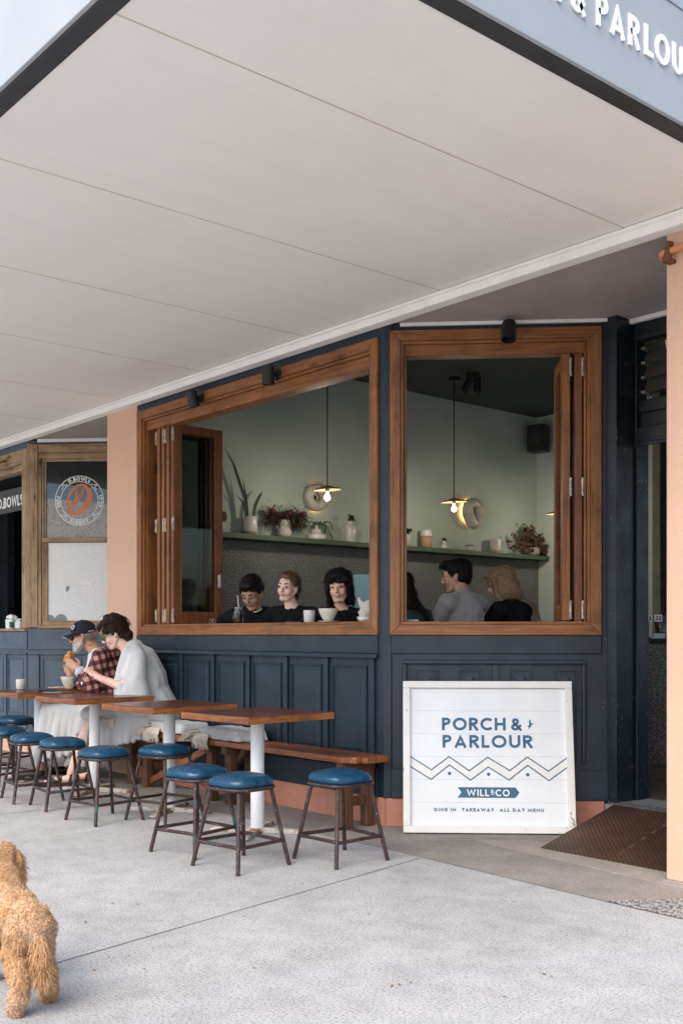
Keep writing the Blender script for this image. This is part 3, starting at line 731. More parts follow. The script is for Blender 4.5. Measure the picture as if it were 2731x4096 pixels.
# upper sash: black pane, reflections painted as slanting blue band and speckled grey film
def film(name, c1, c2, sc, lo, hi, rough=.35):
    m, t, b = newmat(name); v = coords(t)
    n = noise(t, v, sc, 4, .7)
    t.links.new(ramp(t, n, [(lo, c1), (hi, c2)]).outputs[0], b.inputs['Base Color']); b.inputs['Roughness'].default_value = rough; return m
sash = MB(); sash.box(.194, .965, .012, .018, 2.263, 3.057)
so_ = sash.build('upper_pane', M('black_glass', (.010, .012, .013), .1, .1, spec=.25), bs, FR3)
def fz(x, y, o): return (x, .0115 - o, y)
q = MB(); q.add([(.194, .011, 2.70-.02), (.965, .011, 2.62-.02), (.965, .011, 2.79-.035), (.194, .011, 2.86-.02)], [(0,1,2,3)]); q.build('blue_reflection_band', M('blue_reflection', (.075, .16, .25), .3, .1), so_, FR3)
q = MB(); q.add([(.194, .0105, 2.263), (.965, .0105, 2.263), (.965, .0105, 2.60), (.194, .0105, 2.68)], [(0,1,2,3)]); q.build('grey_reflection_film', film('grey_reflection_film', (.20, .20, .20), (.33, .335, .33), 55, .42, .5), so_, FR3)
# logo
lc = (.54, 2.652); LR = .256
m = MB()
for rr, w in ((LR, .008), (LR*.775, .007)):
    ribbon(m, arc(lc[0], lc[1], rr, rr, 0, 354, 60), True, w, fz, .0016)
def curved(s, h, rad, a_mid, inward=False, t=.2, gap=.14):
    adv = []; x = 0
    for ch in s:
        g = glyph(ch, t); adv.append((g, x)); x += g[0] + gap
    tot = (x - gap) * h
    def mp(x_, y_, o):
        if not inward: a = R(a_mid) - (x_ - tot/2) / rad; r_ = rad - h/2 + y_
        else: a = R(a_mid) + (x_ - tot/2) / rad; r_ = rad + h/2 - y_
        return fz(lc[0] + r_*math.cos(a), lc[1] + r_*math.sin(a), o)
    for g, x0 in adv:
        for q, (cl, pts) in enumerate(g[1]):
            ribbon(m, [((x0 + p[0])*h, p[1]*h) for p in pts], bool(cl), t*h, mp, .0016, q*.0002)
RM = LR * .885
curved('D.BOWLS', .040, RM, 90, t=.26, gap=.16); curved('PURE', .038, RM, 183, True, t=.26, gap=.16); curved('ENERGY', .039, RM, 270, True, t=.26, gap=.16); curved('AÇAI', .038, RM, 357, True, t=.26, gap=.16)
for a in (137, 43, 227, 317):                   # little waves between the words
    c = Vector((lc[0] + RM*math.cos(R(a)), lc[1] + RM*math.sin(R(a)))); tt = R(a - 90)
    pts = [(-.05, -.012), (-.03, -.010), (-.012, .0), (-.006, .014), (.008, .018), (.016, .008), (.006, .002), (.008, -.008), (.022, -.014), (.045, -.012)]
    sg = 1 if a < 180 else -1
    ribbon(m, [(c.x + p[0]*math.cos(tt)*.9 - p[1]*sg*math.sin(tt), c.y + p[0]*math.sin(tt)*.9 + p[1]*sg*math.cos(tt)) for p in pts], False, .0065, fz, .0014)
m.build('lettering', M('white_vinyl', (.75, .78, .78), .4, .05), so_, FR3)
m = MB()
kx = LR / 370
def lp(pts): return [(lc[0] + (p[0] - 558)*kx, lc[1] - (p[1] - 542)*kx) for p in pts]
P1 = [(372,682,44),(430,728,50),(500,742,54),(590,700,66),(665,610,78),(712,520,84),(722,450,80),(700,385,66),(655,325,48),(600,302,34),(530,318,40),(460,370,46),(405,455,40),(375,530,34),(368,578,26),(388,604,24),(440,592,30),(505,535,28),(570,450,18),(610,390,14),(628,340,10)]
P2 = [(372,690,30),(430,655,34),(490,610,30),(545,550,26),(595,470,18),(628,380,14)]
P3 = [(536,396,18),(510,425,46),(520,470,30),(495,520,20),(440,575,14),(400,595,8)]
for q, pp in enumerate((P1, P2, P3)):
    ws = [p[2]*kx for p in pp]; ribbon(m, lp(pp), False, lambda i, ws=ws: ws[i], fz, .0014, q*.0003)
m.build('letter_emblem', M('orange_vinyl', (.62, .17, .05), .4, .05), so_, FR3)
q = MB(); q.box(.207, .965, .012, .018, 1.40, 2.213); lo = q.build('lower_pane', film('frosted_film', (.60, .61, .60), (.76, .77, .765), 70, .38, .46, .3), bs, FR3)
q = MB(); cc = (.62, 1.80)
ribbon(q, arc(cc[0], cc[1], .095, .095, 0, 350, 40), True, .005, fz, .0008)
for a, b, w in (((-.06, .03), (-.03, -.03), .012), ((-.03, -.02), (.0, .02), .014), ((.0, .02), (.03, -.03), .014), ((.03, -.03), (.06, .03), .012)):
    ribbon(q, [(cc[0]+a[0], cc[1]+a[1]), (cc[0]+b[0], cc[1]+b[1])], False, w, fz, .0008)
ribbon(q, [(cc[0]-.06, cc[1]-.055), (cc[0], cc[1]-.062), (cc[0]+.06, cc[1]-.055)], False, .007, fz, .0008)
q.build('faint_sticker', M('white_sticker', (.84, .86, .82), .4, .03), lo, FR3)
q = MB(); q.add([(.40, .0112, 1.70), (.425, .0112, 1.71), (.44, .0112, 1.745), (.425, .0112, 1.765), (.41, .0112, 1.765), (.395, .0112, 1.74)], [tuple(range(6))]); q.build('tape_mark', M('grey_mark', (.26, .30, .31), .6), lo, FR3)
q = MB()
for c0, r0 in ((.225, .06), (.345, .068)):
    pts = [(c0 + r0*math.cos(R(a)), 1.401 + r0*1.0*math.sin(R(a))) for a in range(0, 181, 15)]
    pts = [(max(.208, x), z) for x, z in pts]
    q.add([(x, .0112, z) for x, z in pts], [tuple(range(len(pts)))])
q.each('round_decal', M('grey_decal', (.20, .26, .28), .5, .08), lo, FR3)
# lower panelling of the chamfer
m = MB(); m.box(.002, BL, -.02, 0, 1.10, 1.316); m.build('rail', m_navyl, bs, FR3, bevel=.003)
m = MB(); m.box(.002, BL, -.03, 0, 1.045, 1.062); m.build('cap_moulding', m_navyl, bs, FR3, bevel=.004)
m = MB(); m.box(.0, .12, -.022, 0, .36, 1.04); m.box(.60, .67, -.018, 0, .36, 1.04); m.box(1.2, 1.27, -.018, 0, .36, 1.04); m.each('stile', m_navyl, bs, FR3, bevel=.003)
for a, b in ((.15, .57), (.70, 1.17)):
    q = MB(); raised_panel(q, a, b, .42, 1.01); q.build('panel', m_navyl, bs, FR3, bevel=.0015)
m = MB(); m.box(.0, BL, -.026, 0, .20, .37); m.build('skirting', m_navyl, bs, FR3, bevel=.004)
m = MB(); m.box(.005, BL, -.014, .1, -.01, .1985); m.build('plinth', m_orange, bs, FR3, bevel=.006)
m = MB(); m.box(.1, 1.6, -.02, .0, 3.262, 3.297); m.build('cover_strip', m_beamw, bs, FR3, bevel=.003)
# street wall with the hatch, frame at the corner running left (x negative)
FRL = T(-5.46, 0, 0)
m = MB(); m.box(-4, 0, 0, .12, .18, 1.318); m.box(-4, 0, 0, .12, 3.12, 3.33); m.build('wall', m_navyl, bs, FRL)
m = MB(); m.prism([(-.10, -.03), (0.0, -.03), (.03, .0), (-.02, .12), (-.10, .12)], 1.322, 3.20); m.box(-.52, -.44, .3, .38, 1.322, 3.0); m.each('post', m_pz, bs, FRL, bevel=.005)
m = MB(); m.box(-4, -.102, -.03, .1, 3.05, 3.20); m.box(-4, -.102, -.012, .1, 2.98, 3.048); m.box(-4, -.0, -.05, .25, 1.292, 1.318); m.each('rail', m_px, bs, FRL, bevel=.004)
m = MB(); m.box(-4, 0, -.02, 0, 1.10, 1.29); m.build('top_rail', m_navyl, bs, FRL, bevel=.003)
m = MB(); m.box(-4, 0, -.03, 0, 1.045, 1.065); m.build('cap_moulding', m_navyl, bs, FRL, bevel=.004)
m = MB()
for e in (-.04, -.56, -1.1, -1.6, -2.1): m.box(e - .03, e + .03, -.018, 0, .36, 1.04)
m.each('stile', m_navyl, bs, FRL, bevel=.003)
for a, b in ((-.53, -.07), (-1.07, -.59), (-1.57, -1.13)):
    q = MB(); raised_panel(q, a + .03, b - .03, .42, 1.01); q.build('panel', m_navyl, bs, FRL, bevel=.0015)
m = MB(); m.box(-4, 0, -.026, 0, .20, .37); m.build('skirting', m_navyl, bs, FRL, bevel=.004)
m = MB(); m.box(-4, .0, -.014, .1, -.01, .1985); m.build('plinth', m_orange, bs, FRL, bevel=.006)
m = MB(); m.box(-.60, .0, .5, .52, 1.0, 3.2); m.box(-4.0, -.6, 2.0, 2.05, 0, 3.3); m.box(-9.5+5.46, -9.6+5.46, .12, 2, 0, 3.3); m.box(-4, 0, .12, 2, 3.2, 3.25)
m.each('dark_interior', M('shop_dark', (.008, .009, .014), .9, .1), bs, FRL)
# door bay behind the pillar, closed in dark
m = MB(); m.box(-4.28, -3.32, 1.2, 1.3, 0, 3.31); m.build('shop_door', m_navyd, bs)
# hanging dark name band inside the hatch
nb = thing('name_band', 'dark hanging band with white bowl shop lettering across the serving hatch', 'sign', (-6.1, .13, 2.71))
q = MB(); q.box(-.75, .54, 0, .02, -.10, .155); q.build('board', M('charcoal_board', (.07, .068, .066), .7, .15), nb, bevel=.002)
q = MB(); text(q, 'D.BOWLS A', .118, lambda x, y, o: (x - .44, -.001 - o, y - .045), t=.2, gap=.1, depth=.002, sp=.5)
q.build('lettering', M('white_letter', (.85, .86, .86)), nb)
q = MB(); q.tube([(.3, .01, .156), (.3, .01, .4)], .004, 6); q.tube([(-.5, .01, .156), (-.5, .01, .4)], .004, 6); q.each('hanger', m_black, nb)
# rusty lamp on the left frame
q = MB(); q.lathe([(.0, .17), (.04, .17), (.042, .0), (.036, .0), (.034, .15), (0, .15)], 16, (-5.98, -.13, 2.93)); q.tube([(-5.98, -.09, 3.11), (-5.98, -.03, 3.13)], .012, 8)
tag(q.build('copper_lamp', M('rusty_copper', (.30, .12, .05), .6, .5, 20), smooth=True), 'rusty copper cylinder lamp on the weathered frame at the far left', 'lamp')
# things on the hatch sill: napkin box, jars
c = px(62, 2506, (1.318-1.25)*0 + 11.7)
sx = -5.95; zz = 1.319
q = thing('napkin_box', 'green and white leaf printed box of crumpled napkins on the hatch sill', 'napkin box', (-5.86, .0, zz))
m = MB(); m.prism([(-.075, 0), (.075, 0), (.085, .10), (-.085, .10)], -.045, .045, 'y'); m.build('box', two_tone('leaf_print', (.04, .3, .07), (.72, .78, .72), 0, 1), q, bevel=.004)
def fl(m):
    rg = random.Random(5)
    for i in range(9): m.ell((rg.uniform(-.05, .05), rg.uniform(-.02, .02), .11 + rg.uniform(0, .02)), (.04, .025, .02), 10, 6, RZ(rg.uniform(0, 3)).to_3x3() @ RY(rg.uniform(-.6, .6)).to_3x3())
blob('napkins', fl, .006, M('white_paper', (.82, .82, .80), .9, .05), q, it=1)
m = MB(); m.box(.055, .13, -.06, -.046, .01, .07); m.build('card_reader', m_black, q, bevel=.004)
for i, (x, y, h) in enumerate(((-5.72, -.0, .085), (-5.66, .05, .115), (-5.63, -.02, .09))):
    j = thing('jar', ('squat glass jar beside the green napkin box', 'taller glass jar behind the squat ones on the hatch sill', 'glass jar next to the weathered corner post')[i], 'jar', (x, y, zz))
    m = MB(); m.lathe([(0, 0), (.032, 0), (.034, .01), (.034, h*.7), (.026, h*.85), (.026, h)], 20); m.build('glass_body', M('jar_glass', (.62, .66, .66), .1, .05), j, smooth=True)
    m = MB(); m.lathe([(.0, h+.001), (.028, h+.001), (.028, h+.014), (0, h+.016)], 20); m.build('lid', M('jar_lid', (.7, .7, .68), .3), j, smooth=True)

# ------------------------------------------------------------------ spotlights on the window heads
def spotlight(name, p, tilt, label, fr_rz, big=1):
    t = thing(name, label, 'spotlight', p, fr_rz, 'black spotlights on the timber window heads')
    m = MB(); m.lathe([(0, 0), (.046, 0), (.046, .014), (.03, .022), (0, .022)], 20); m.v = [RX(R(90)) @ v for v in m.v]; m.build('base', m_black, t, smooth=False, bevel=.002)
    m = MB(); m.tube([(0, -.02, 0), (0, -.055, -.01)], .014, 8); m.each('arm', m_black, t, smooth=True)
    m = MB(); m.lathe([(.0, .062), (.036, .062), (.044, .055), (.047, -.075), (.041, -.075), (.038, -.03), (0, -.03)], 24)
    m.v = [T(0, -.085, -.01) @ RY(tilt[0]) @ RX(tilt[1]) @ v for v in m.v]; m.build('lamp_head', m_black, t, smooth=False, bevel=.002)
    return t
for X, lab, tl in ((pxV(806, -.03)[0], 'small black spotlight near the left end of the sloping window head', (R(0), R(14))),
                   (pxV(1110, -.03)[0], 'small black spotlight on the middle of the large sloping window head', (R(4), R(4)))):
    z = 3.165; spotlight('spotlight', (X, -.031, z), tl, lab, 0)
p = FR2 @ Vector((.80, -.031, 3.215)); spotlight('spotlight', p, (R(4), R(-22)), 'small black spotlight at the top centre of the right hand window', R(45))
# ------------------------------------------------------------------ shelf vases and plants
m_cer = M('white_glaze', (.62, .60, .58), .25, .08, 12, 30, .1)
m_cer2 = M('grey_glaze', (.45, .43, .40), .4, .2, 25, 50, .2)
m_tan = M('bare_clay', (.30, .22, .16), .85, .2, 30, 80, .3)
m_tan2 = M('tan_clay', (.42, .28, .16), .85, .15, 30, 80, .3)
m_lf = M('dark_leaf', (.012, .036, .018), .5, .5, 20, 30, .1)
m_lf2 = M('cactus_leaf', (.03, .085, .04), .5, .4, 20)
m_dry = M('dried_brown', (.085, .047, .034), .9, .5, 30)
m_dry2 = M('eucalyptus_brown', (.085, .040, .032), .8, .4, 30)
def shelf_at(x): V, k = pxU(x, -3.1); return V, k
GRP = 'vases on the green shelf'
def pot(name, x, label, prof, mat, hpx, base=None, cat='vase'):
    V, k = shelf_at(x); h = hpx / F * k
    t = thing(name, label, cat, (-3.1, V, sh_z), 0, GRP)
    m = MB(); m.lathe([(r*h, z*h) for r, z in prof], 26); m.build('pot', mat, t, smooth=True)
    if base:
        b0, bh, bm = base; m = MB(); m.lathe([(.001, -.0005), (b0*h + .0012, 0), (b0*h + .0012, bh*h)], 26); m.build('base_band', bm, t, smooth=True)
    return t, h
rg = random.Random(11)
t, h = pot('succulent_pot', 880, 'pale round pot with one brown disc leaf, half hidden by the open timber leaf', [(.0, 0), (.3, 0), (.46, .2), (.5, .45), (.4, .8), (.22, 1), (.0, .95)], m_cer2, 45)
m = MB(); m.ell((0, .04, h + .05), (.01, .04, .05)); m.tube([(0, 0, h-.01), (0, .03, h + .02)], .004, 6); m.build('disc_leaf', m_dry2, t, smooth=True)
cyl = [(0, 0), (.36, 0), (.385, .02), (.385, .86), (.33, .97), (.30, 1.0), (.27, 1.0), (.27, .9), (0, .88)]
t, h = pot('snake_plant', 1001, 'white banded cylinder pot holding a tall dark snake plant', cyl, m_cer, 74, (.387, .18, m_tan), 'potted plant')
def blade(m, pts, w):
    n = len(pts)
    for i in range(n-1): pass
    L = []
    vs = []; 
    for i, p in enumerate(pts):
        tt = i/(n-1); ww = w * (math.sin(math.pi*min(1, .25 + tt*.75))**.7 if tt > 0 else .75)
        ww *= (1 if i < n-1 else .05)
        vs += [Vector(p) + Vector((.3*ww, -ww*.5, 0)), Vector(p) + Vector((0, 0, 0)), Vector(p) + Vector((.3*ww, ww*.5, 0))]
    fs = []
    for i in range(n-1):
        for j in range(2): fs.append((3*i+j, 3*i+j+1, 3*i+3+j+1, 3*i+3+j))
    m.add(vs, fs)
def along(x, y, k=None):                      # pixel to shelf plane X=-3.1, as (dV, z)
    V, k = pxU(x, -3.1); return V, zat(y, k)
V0 = shelf_at(1001)[0]
for pts, w in (([(984, 2062), (975, 1990), (952, 1920), (932, 1855), (897, 1788)], .032), ([(990, 2062), (984, 2000), (970, 1911)], .02),
               ([(982, 2062), (975, 2015), (942, 1977)], .026), ([(1010, 2062), (1018, 2020), (1035, 1985), (1050, 1966)], .032)):
    m = MB(); out = []
    # smooth the path
    for i in range(len(pts) - 1):
        for s_ in range(3):
            f = s_ / 3; x = pts[i][0]*(1-f) + pts[i+1][0]*f; y = pts[i][1]*(1-f) + pts[i+1][1]*f
            V, z = along(x, y); out.append((0, V - V0, z - sh_z))
    V, z = along(*pts[-1]); out.append((0, V - V0, z - sh_z)); out[0] = (out[0][0], out[0][1], h - .03)
    blade(m, out, w*1.25); m.build('leaf', m_lf, t, smooth=True)
urn = [(0, 0), (.34, 0), (.43, .12), (.46, .32), (.40, .45), (.33, .58), (.36, .72), (.37, .9), (.34, 1), (.29, 1), (.28, .85), (0, .8)]
t, h = pot('dried_flower_urn', 1135, 'grey glazed urn with small ears full of spiky dried brown flowers', urn, m_cer2, 70, (.35, .05, m_tan))
m = MB()
for sgn in (-1, 1): m.tube([(0, sgn*.34*h, .9*h), (0, sgn*.47*h, .75*h), (0, sgn*.5*h, .55*h), (0, sgn*.44*h, .45*h)], .006, 8)
m.each('ear', m_cer2, t, smooth=True)
m = MB()
heads = [(-.16, .22), (.05, .22), (.22, .22)]
for i in range(1150):
    c = heads[i % 3]; ry = rg.gauss(0, .06); rz = rg.gauss(0, .045)
    a = rg.uniform(0, 6.28); d = Vector((math.sin(a)*.7, math.cos(a) + (c[0])*1.5, rg.uniform(-.5, .45)))
    o = Vector((rg.gauss(0, .03), c[0]*.8 + ry*.5, c[1] + rz - .03))
    m.leaf(o, d, (0, 0, 1), rg.uniform(.06, .15), rg.uniform(.006, .011), rg.uniform(-.2, .5), 3)
for c in heads:
    for j in range(5): m.tube([(0, rg.gauss(0, .01), h*.8), (rg.gauss(0, .01), c[0]*.5, h + .02), (0, c[0], c[1])], .003, 5)
m.build('dried_stems', m_dry, t)
m = MB()
for c in heads: m.ell((.03, c[0], c[1] + .02), (.035, .037, .03), 14, 8)
m.each('flower_head', M('banksia_head', (.10, .035, .022), .95, .5, 60, 200, .8), t, smooth=True)
ufo = [(0, 0), (.6, 0), (.66, .05), (.66, .34), (.6, .36), (.36, .38), (.34, .6), (.28, .72), (.12, .8), (.11, .95), (.13, 1.0), (.08, 1.0), (0, .95)]
t, h = pot('cactus_pot', 1265, 'squat stepped white pot with a trailing chain cactus', ufo, m_cer, 60, None, 'potted plant')
def chain(m, pts, w, seg=5):
    for i in range(len(pts)-1):
        a, b = Vector(pts[i]), Vector(pts[i+1]); m.leaf(a, b - a, (1, 0, .2), (b-a).length*1.08, w, 0, 4)
        m.tube([a, b], .003, 5)
for k_ in range(9):
    m = MB(); sg = 1 if k_ % 4 else -1; r_ = rg.uniform(.05, .2); dr = rg.uniform(-.02, .16) if sg > 0 else .03
    pts = [(.0, 0, h*.9)] + [(rg.uniform(.01, .07), sg*r_*f, h*.9 + .05*math.sin(f*3.1) - dr*f*f*1.2) for f in (.25, .5, .75, 1)]
    chain(m, pts, .02); m.build('trailing_stem', m_lf2, t)
btl = [(0, 0), (.25, 0), (.265, .03), (.265, .66), (.24, .76), (.12, .84), (.105, .97), (.12, 1.0), (.08, 1.0), (0, .95)]
t, h = pot('bottle_vase', 1401, 'tall white bottle vase with a green leafy sprig', btl, m_cer, 84, None, 'vase')
def sprig(t, z0, n, spread, up, size, mat=m_lf):
    m = MB()
    for i in range(n):
        a = rg.uniform(0, 6.28); r_ = rg.uniform(.2, 1)*spread; zz_ = z0 + rg.uniform(0, up)
        e = Vector((math.cos(a)*r_*.6, math.sin(a)*r_, zz_)); m.tube([(0, 0, z0 - .02), (e.x*.4, e.y*.4, z0 + (zz_-z0)*.7), e], .002, 5)
        for j in range(5):
            b = rg.uniform(0, 6.28); m.leaf(e, (math.cos(b), math.sin(b), rg.uniform(-.7, .5)), (0, 0, 1), size*rg.uniform(.7, 1.2), size*.5, .4, 4)
    m.build('foliage', mat, t)
sprig(t, h, 9, .035, .10, .04)
for (x, lab, prof, mat, hp, base, fol) in (
    (1626, 'pale cup pot with round green leaves at the left of the right window', [(0, 0), (.22, 0), (.34, .3), (.36, .8), (.37, 1), (.3, 1), (.28, .8), (0, .8)], m_cer2, 50, None, (12, .05, .07, .05)),
    (1703, 'tall pot with white rim over bare tan clay', [(0, 0), (.29, 0), (.315, .03), (.315, .9), (.29, 1), (.25, 1), (.25, .9), (0, .9)], m_cer, 73, (.318, .66, m_tan2), (3, .02, .05, .035)),
    (1775, 'tiny white gourd vase with a tuft of leaves', [(0, 0), (.22, 0), (.34, .2), (.35, .35), (.25, .5), (.16, .6), (.17, .75), (.15, 1), (.1, 1), (0, .95)], m_cer, 41, None, (5, .025, .02, .035)),
    (1877, 'tiny wavy rimmed pot with blue marks under the wall lamp', [(0, 0), (.35, 0), (.48, .2), (.48, .4), (.38, .62), (.46, .95), (.4, 1), (.3, .7), (0, .7)], m_cer2, 31, None, None),
    (1981, 'white glazed cylinder pot with tan foot and low rosette', cyl, m_cer, 58, (.387, .2, m_tan2), (5, .03, .005, .035))):
    t, h = pot('vase', x, lab, prof, mat, hp, base)
    if fol: sprig(t, h*.97, fol[0], fol[1], fol[2], fol[3])
    else:
        m = MB()
        for a in range(0, 360, 60): m.ell((.44*h*math.cos(R(a)), .44*h*math.sin(R(a)), .75*h), (.012, .012, .008), 8, 6)
        m.each('blue_mark', M('cobalt', (.04, .07, .16), .4), t)
t, h = pot('eucalyptus_urn', 2128, 'glass bowl overflowing with dark brown dried eucalyptus at the end of the shelf', [(0, 0), (.6, 0), (.85, .3), (.88, .7), (.75, 1), (.7, 1), (.75, .6), (0, .1)], M('smoky_glass', (.30, .30, .29), .15, .2, 10), 34, None, 'vase')
m = MB()
for i in range(26):
    a = rg.uniform(-1, 1); L_ = rg.uniform(.1, .32); up_ = rg.uniform(.05, .26) if abs(a) < .6 else rg.uniform(-.02, .16)
    pts = [(.02, 0, h*.8)]
    for f in (.3, .55, .8, 1):
        pts.append((rg.uniform(.0, .08), a*L_*1.6*f*(1.4 if a < 0 else 1), h*.8 + up_*math.sin(f*2.4) - (.10*f*f if abs(a) > .5 else 0) + .04*f))
    m.tube(pts, .0025, 5)
    for p in pts[1:]:
        for q in range(6):
            b = rg.uniform(0, 6.28); o = Vector(p) + Vector((rg.gauss(0, .02), rg.gauss(0, .03), rg.gauss(0, .02)))
            m.leaf(o, (rg.uniform(-.5, .5), math.cos(b), math.sin(b)), (1, .2, 0), .032, .034, .2, 3)
m.build('dried_leaves', m_dry2, t)

# ------------------------------------------------------------------ lamps
m_glow = emis('warm_glow', (1, .50, .13), 6)
m_bulb = emis('bulb_glow', (1, .88, .66), 14)
def wall_lamp(V, z, Rr, r, drop, label, rot):
    t = thing('wall_lamp', label, 'wall lamp', (-3.2, V, z), rot, 'ceramic ring lamps on the green wall')
    def f(m):
        n = 28
        pts = [(.085, Rr*math.cos(2*math.pi*i/n), Rr*(1 + drop*.4*(1 - math.sin(2*math.pi*i/n))/2)*math.sin(2*math.pi*i/n)) for i in range(n)]
        m.tube(pts, [r*(1 + drop*.15*(1 - math.sin(2*math.pi*i/n))) for i in range(n)], 14, closed=True)
        pts = [(.045, Rr*1.05*math.cos(2*math.pi*i/n), Rr*1.05*math.sin(2*math.pi*i/n)) for i in range(n)]
        m.tube(pts, r*.9, 12, closed=True)
        if drop: m.ell((.07, 0, -Rr - r*.9), (.05, .05, .045))
    blob('ceramic_ring', f, .008, M('raku_glaze', (.50, .46, .42), .35, .35, 9, 60, .3, .004), t, it=3, post=wrinkle(.006, 12))
    m = MB(); n = 24; m.tube([(.008, (Rr + r*.55)*math.cos(2*math.pi*i/n), (Rr + r*.55)*math.sin(2*math.pi*i/n)) for i in range(n)], .007, 8, closed=True)
    m.build('light_strip', m_glow, t)
    m = MB(); m.lathe([(0, 0), (.04, 0), (.04, .012), (0, .012)], 16); m.v = [RY(R(90)) @ v for v in m.v]; m.build('back_plate', m_black, t)
    return t
wall_lamp(1.985, 2.625, .088, .050, 0, 'thick round ceramic ring lamp glowing against the wall in the left window', R(-8))
t = wall_lamp(4.27, 2.66, .098, .052, 1, 'pear shaped ceramic ring lamp glowing against the wall in the right window', R(6))
m = MB(); m.tube([(.004, -.02, -.17), (.004, -.03, -.3), (.004, -.04, -.45)], .002, 5); m.build('cord', m_cer, t)
def pendant(x, y, z, d, label):
    t = thing('pendant_lamp', label, 'pendant lamp', (x, y, z), 0, 'clay disc pendant lamps')
    rr = d/2; m = MB(); m.lathe([(.006, .030), (.03, .030), (rr*.5, .018), (rr*.85, .008), (rr, -.004), (rr*.99, -.010), (rr*.85, -.002), (rr*.5, .008), (.03, .018), (.006, .018)], 40)
    m.v = [RX(R(3)) @ v for v in m.v]; m.build('shade', M('speckled_clay', (.34, .22, .12), .55, .3, 30, 60, .2), t, smooth=True)
    m = MB(); m.lathe([(0, .02), (.018, .02), (.018, -.02), (.012, -.022), (0, -.022)], 16); m.build('socket', m_black, t, smooth=False)
    m = MB(); m.lathe([(0, -.02), (.011, -.022), (.012, -.045), (.022, -.06), (.027, -.078), (.022, -.096), (.01, -.104), (0, -.106)], 18); m.build('bulb', m_bulb, t, smooth=True)
    m = MB(); m.tube([(0, 0, .03), (0, 0, 3.885 - z)], .0055, 8); m.build('cord', m_black, t, smooth=True)
    m = MB(); m.lathe([(0, 3.86 - z), (.06, 3.86 - z), (.06, 3.898 - z), (0, 3.898 - z)], 20); m.build('ceiling_rose', m_black, t)
    l = bpy.data.lights.new('bulb_light', 'POINT'); l.energy = 4; l.color = (1, .88, .72); l.shadow_soft_size = .04
    lo_ = bpy.data.objects.new('bulb_light', l); COL.objects.link(lo_); lo_.parent = t; lo_.location = (0, 0, -.13)
pendant(-2.446, 1.55, 2.60, .264, 'clay disc pendant lamp with a lit bulb hanging in the left window')
pendant(-2.446, 3.246, 2.625, .275, 'clay disc pendant lamp with a lit bulb hanging in the right window')
pendant(-2.446, 4.95, 2.63, .27, 'clay disc pendant lamp partly hidden behind the folded right window leaves')
# ceiling twin spot
p = px(1889, 1470, 10.8)
t = thing('twin_spotlight', 'black twin cylinder spotlight on the dark ceiling beside the pendant cord', 'spotlight', (p.x, p.y, 3.9), YAW)
m = MB(); m.box(-.07, .07, -.03, .03, -.05, 0); m.build('ceiling_plate', m_black, t, bevel=.003)
for dx, tl in ((-.055, .5), (.045, .0)):
    m = MB(); m.lathe([(0, .07), (.036, .07), (.038, -.07), (.032, -.07), (.03, -.04), (0, -.04)], 18); m.v = [T(dx, 0, -.125) @ RY(tl) @ v for v in m.v]; m.build('lamp_head', m_black, t, smooth=False, bevel=.002)
sp = thing('loudspeaker', 'black loudspeaker hanging high in the corner behind the right window', 'speaker', (-3.04, 5.33, 3.60), R(20))
m = MB(); m.box(-.11, .11, -.09, .10, -.16, .16); m.build('cabinet', m_black, sp, bevel=.01)
m = MB(); m.lathe([(0, 0), (.07, 0), (.08, .01), (.06, .012), (0, .004)], 24); m.v = [T(0, -.091, -.02) @ RX(R(90)) @ v for v in m.v]; m.build('grille', M('speaker_mesh', (.03, .03, .03), .8), sp)
m = MB(); m.tube([(.0, .1, .12), (-.02, .15, .2), (.03, .16, .26)], .006, 6); m.build('cable', m_cer2, sp)
# on the counter, in the doorway
c0 = px(2625, 2500, 9.05)
t = thing('table_number_stand', 'small white table number 22 card in a wire stand on the counter', 'table number', (c0.x, c0.y + .02, 1.223), YAW)
m = MB(); m.box(-.034, .034, -.002, .002, .14, .20); m.build('card', M('white_card', (.75, .76, .76), .6), t, bevel=.004)
m = MB(); text(m, '22', .036, lambda x, y, o: (x - .022, -.0025 - o, y + .152), t=.22, depth=.001); m.build('number', m_black, t)
m = MB(); m.tube([(0, 0, .14), (0, 0, .01)], .003, 6); m.lathe([(0, 0), (.03, 0), (.03, .008), (0, .012)], 16); m.each('stand', m_black, t)
c1 = px(2592, 2500, 9.2)
t = thing('table_number_stand', 'white table number card at the door jamb, left of number 22', 'table number', (c1.x, c1.y, 1.223), YAW)
m = MB(); m.box(-.034, .034, -.002, .002, .14, .20); m.build('card', MATS['white_card'], t, bevel=.004)
m = MB(); text(m, '13', .036, lambda x, y, o: (x - .018, -.0025 - o, y + .152), t=.22, depth=.001); m.build('number', m_black, t)
m = MB(); m.tube([(0, 0, .14), (0, 0, .01)], .003, 6); m.lathe([(0, 0), (.03, 0), (.03, .008), (0, .012)], 16); m.each('stand', m_black, t)
c2 = px(2628, 2500, 8.75)
t = thing('paper_stack', 'small stack of pale blue and white boxes on the counter', 'boxes', (c2.x, c2.y, 1.223), YAW + .1)
for i in range(3):
    m = MB(); m.box(-.05 + i*.004, .05, -.03, .03, i*.014, i*.014 + .012); m.build('box', M('pale_blue_card', (.45, .58, .66), .7), t, bevel=.002)
t = thing('wire_basket', 'black wire basket of cups on the counter behind the boxes', 'basket', (c2.x - .05, c2.y + .2, 1.223), YAW)
for q in range(4):
    m = MB(); m.tube([(.09*math.cos(i*.5236), .06*math.sin(i*.5236), .02 + q*.03) for i in range(12)], .0025, 5, closed=True); m.build('wire_hoop', m_black, t)
m = MB(); m.lathe([(0, .002), (.05, .002), (.055, .12), (.05, .12), (.047, .01), (0, .008)], 18); m.build('cup_stack', M('smoky', (.2, .22, .22), .3), t, smooth=True)
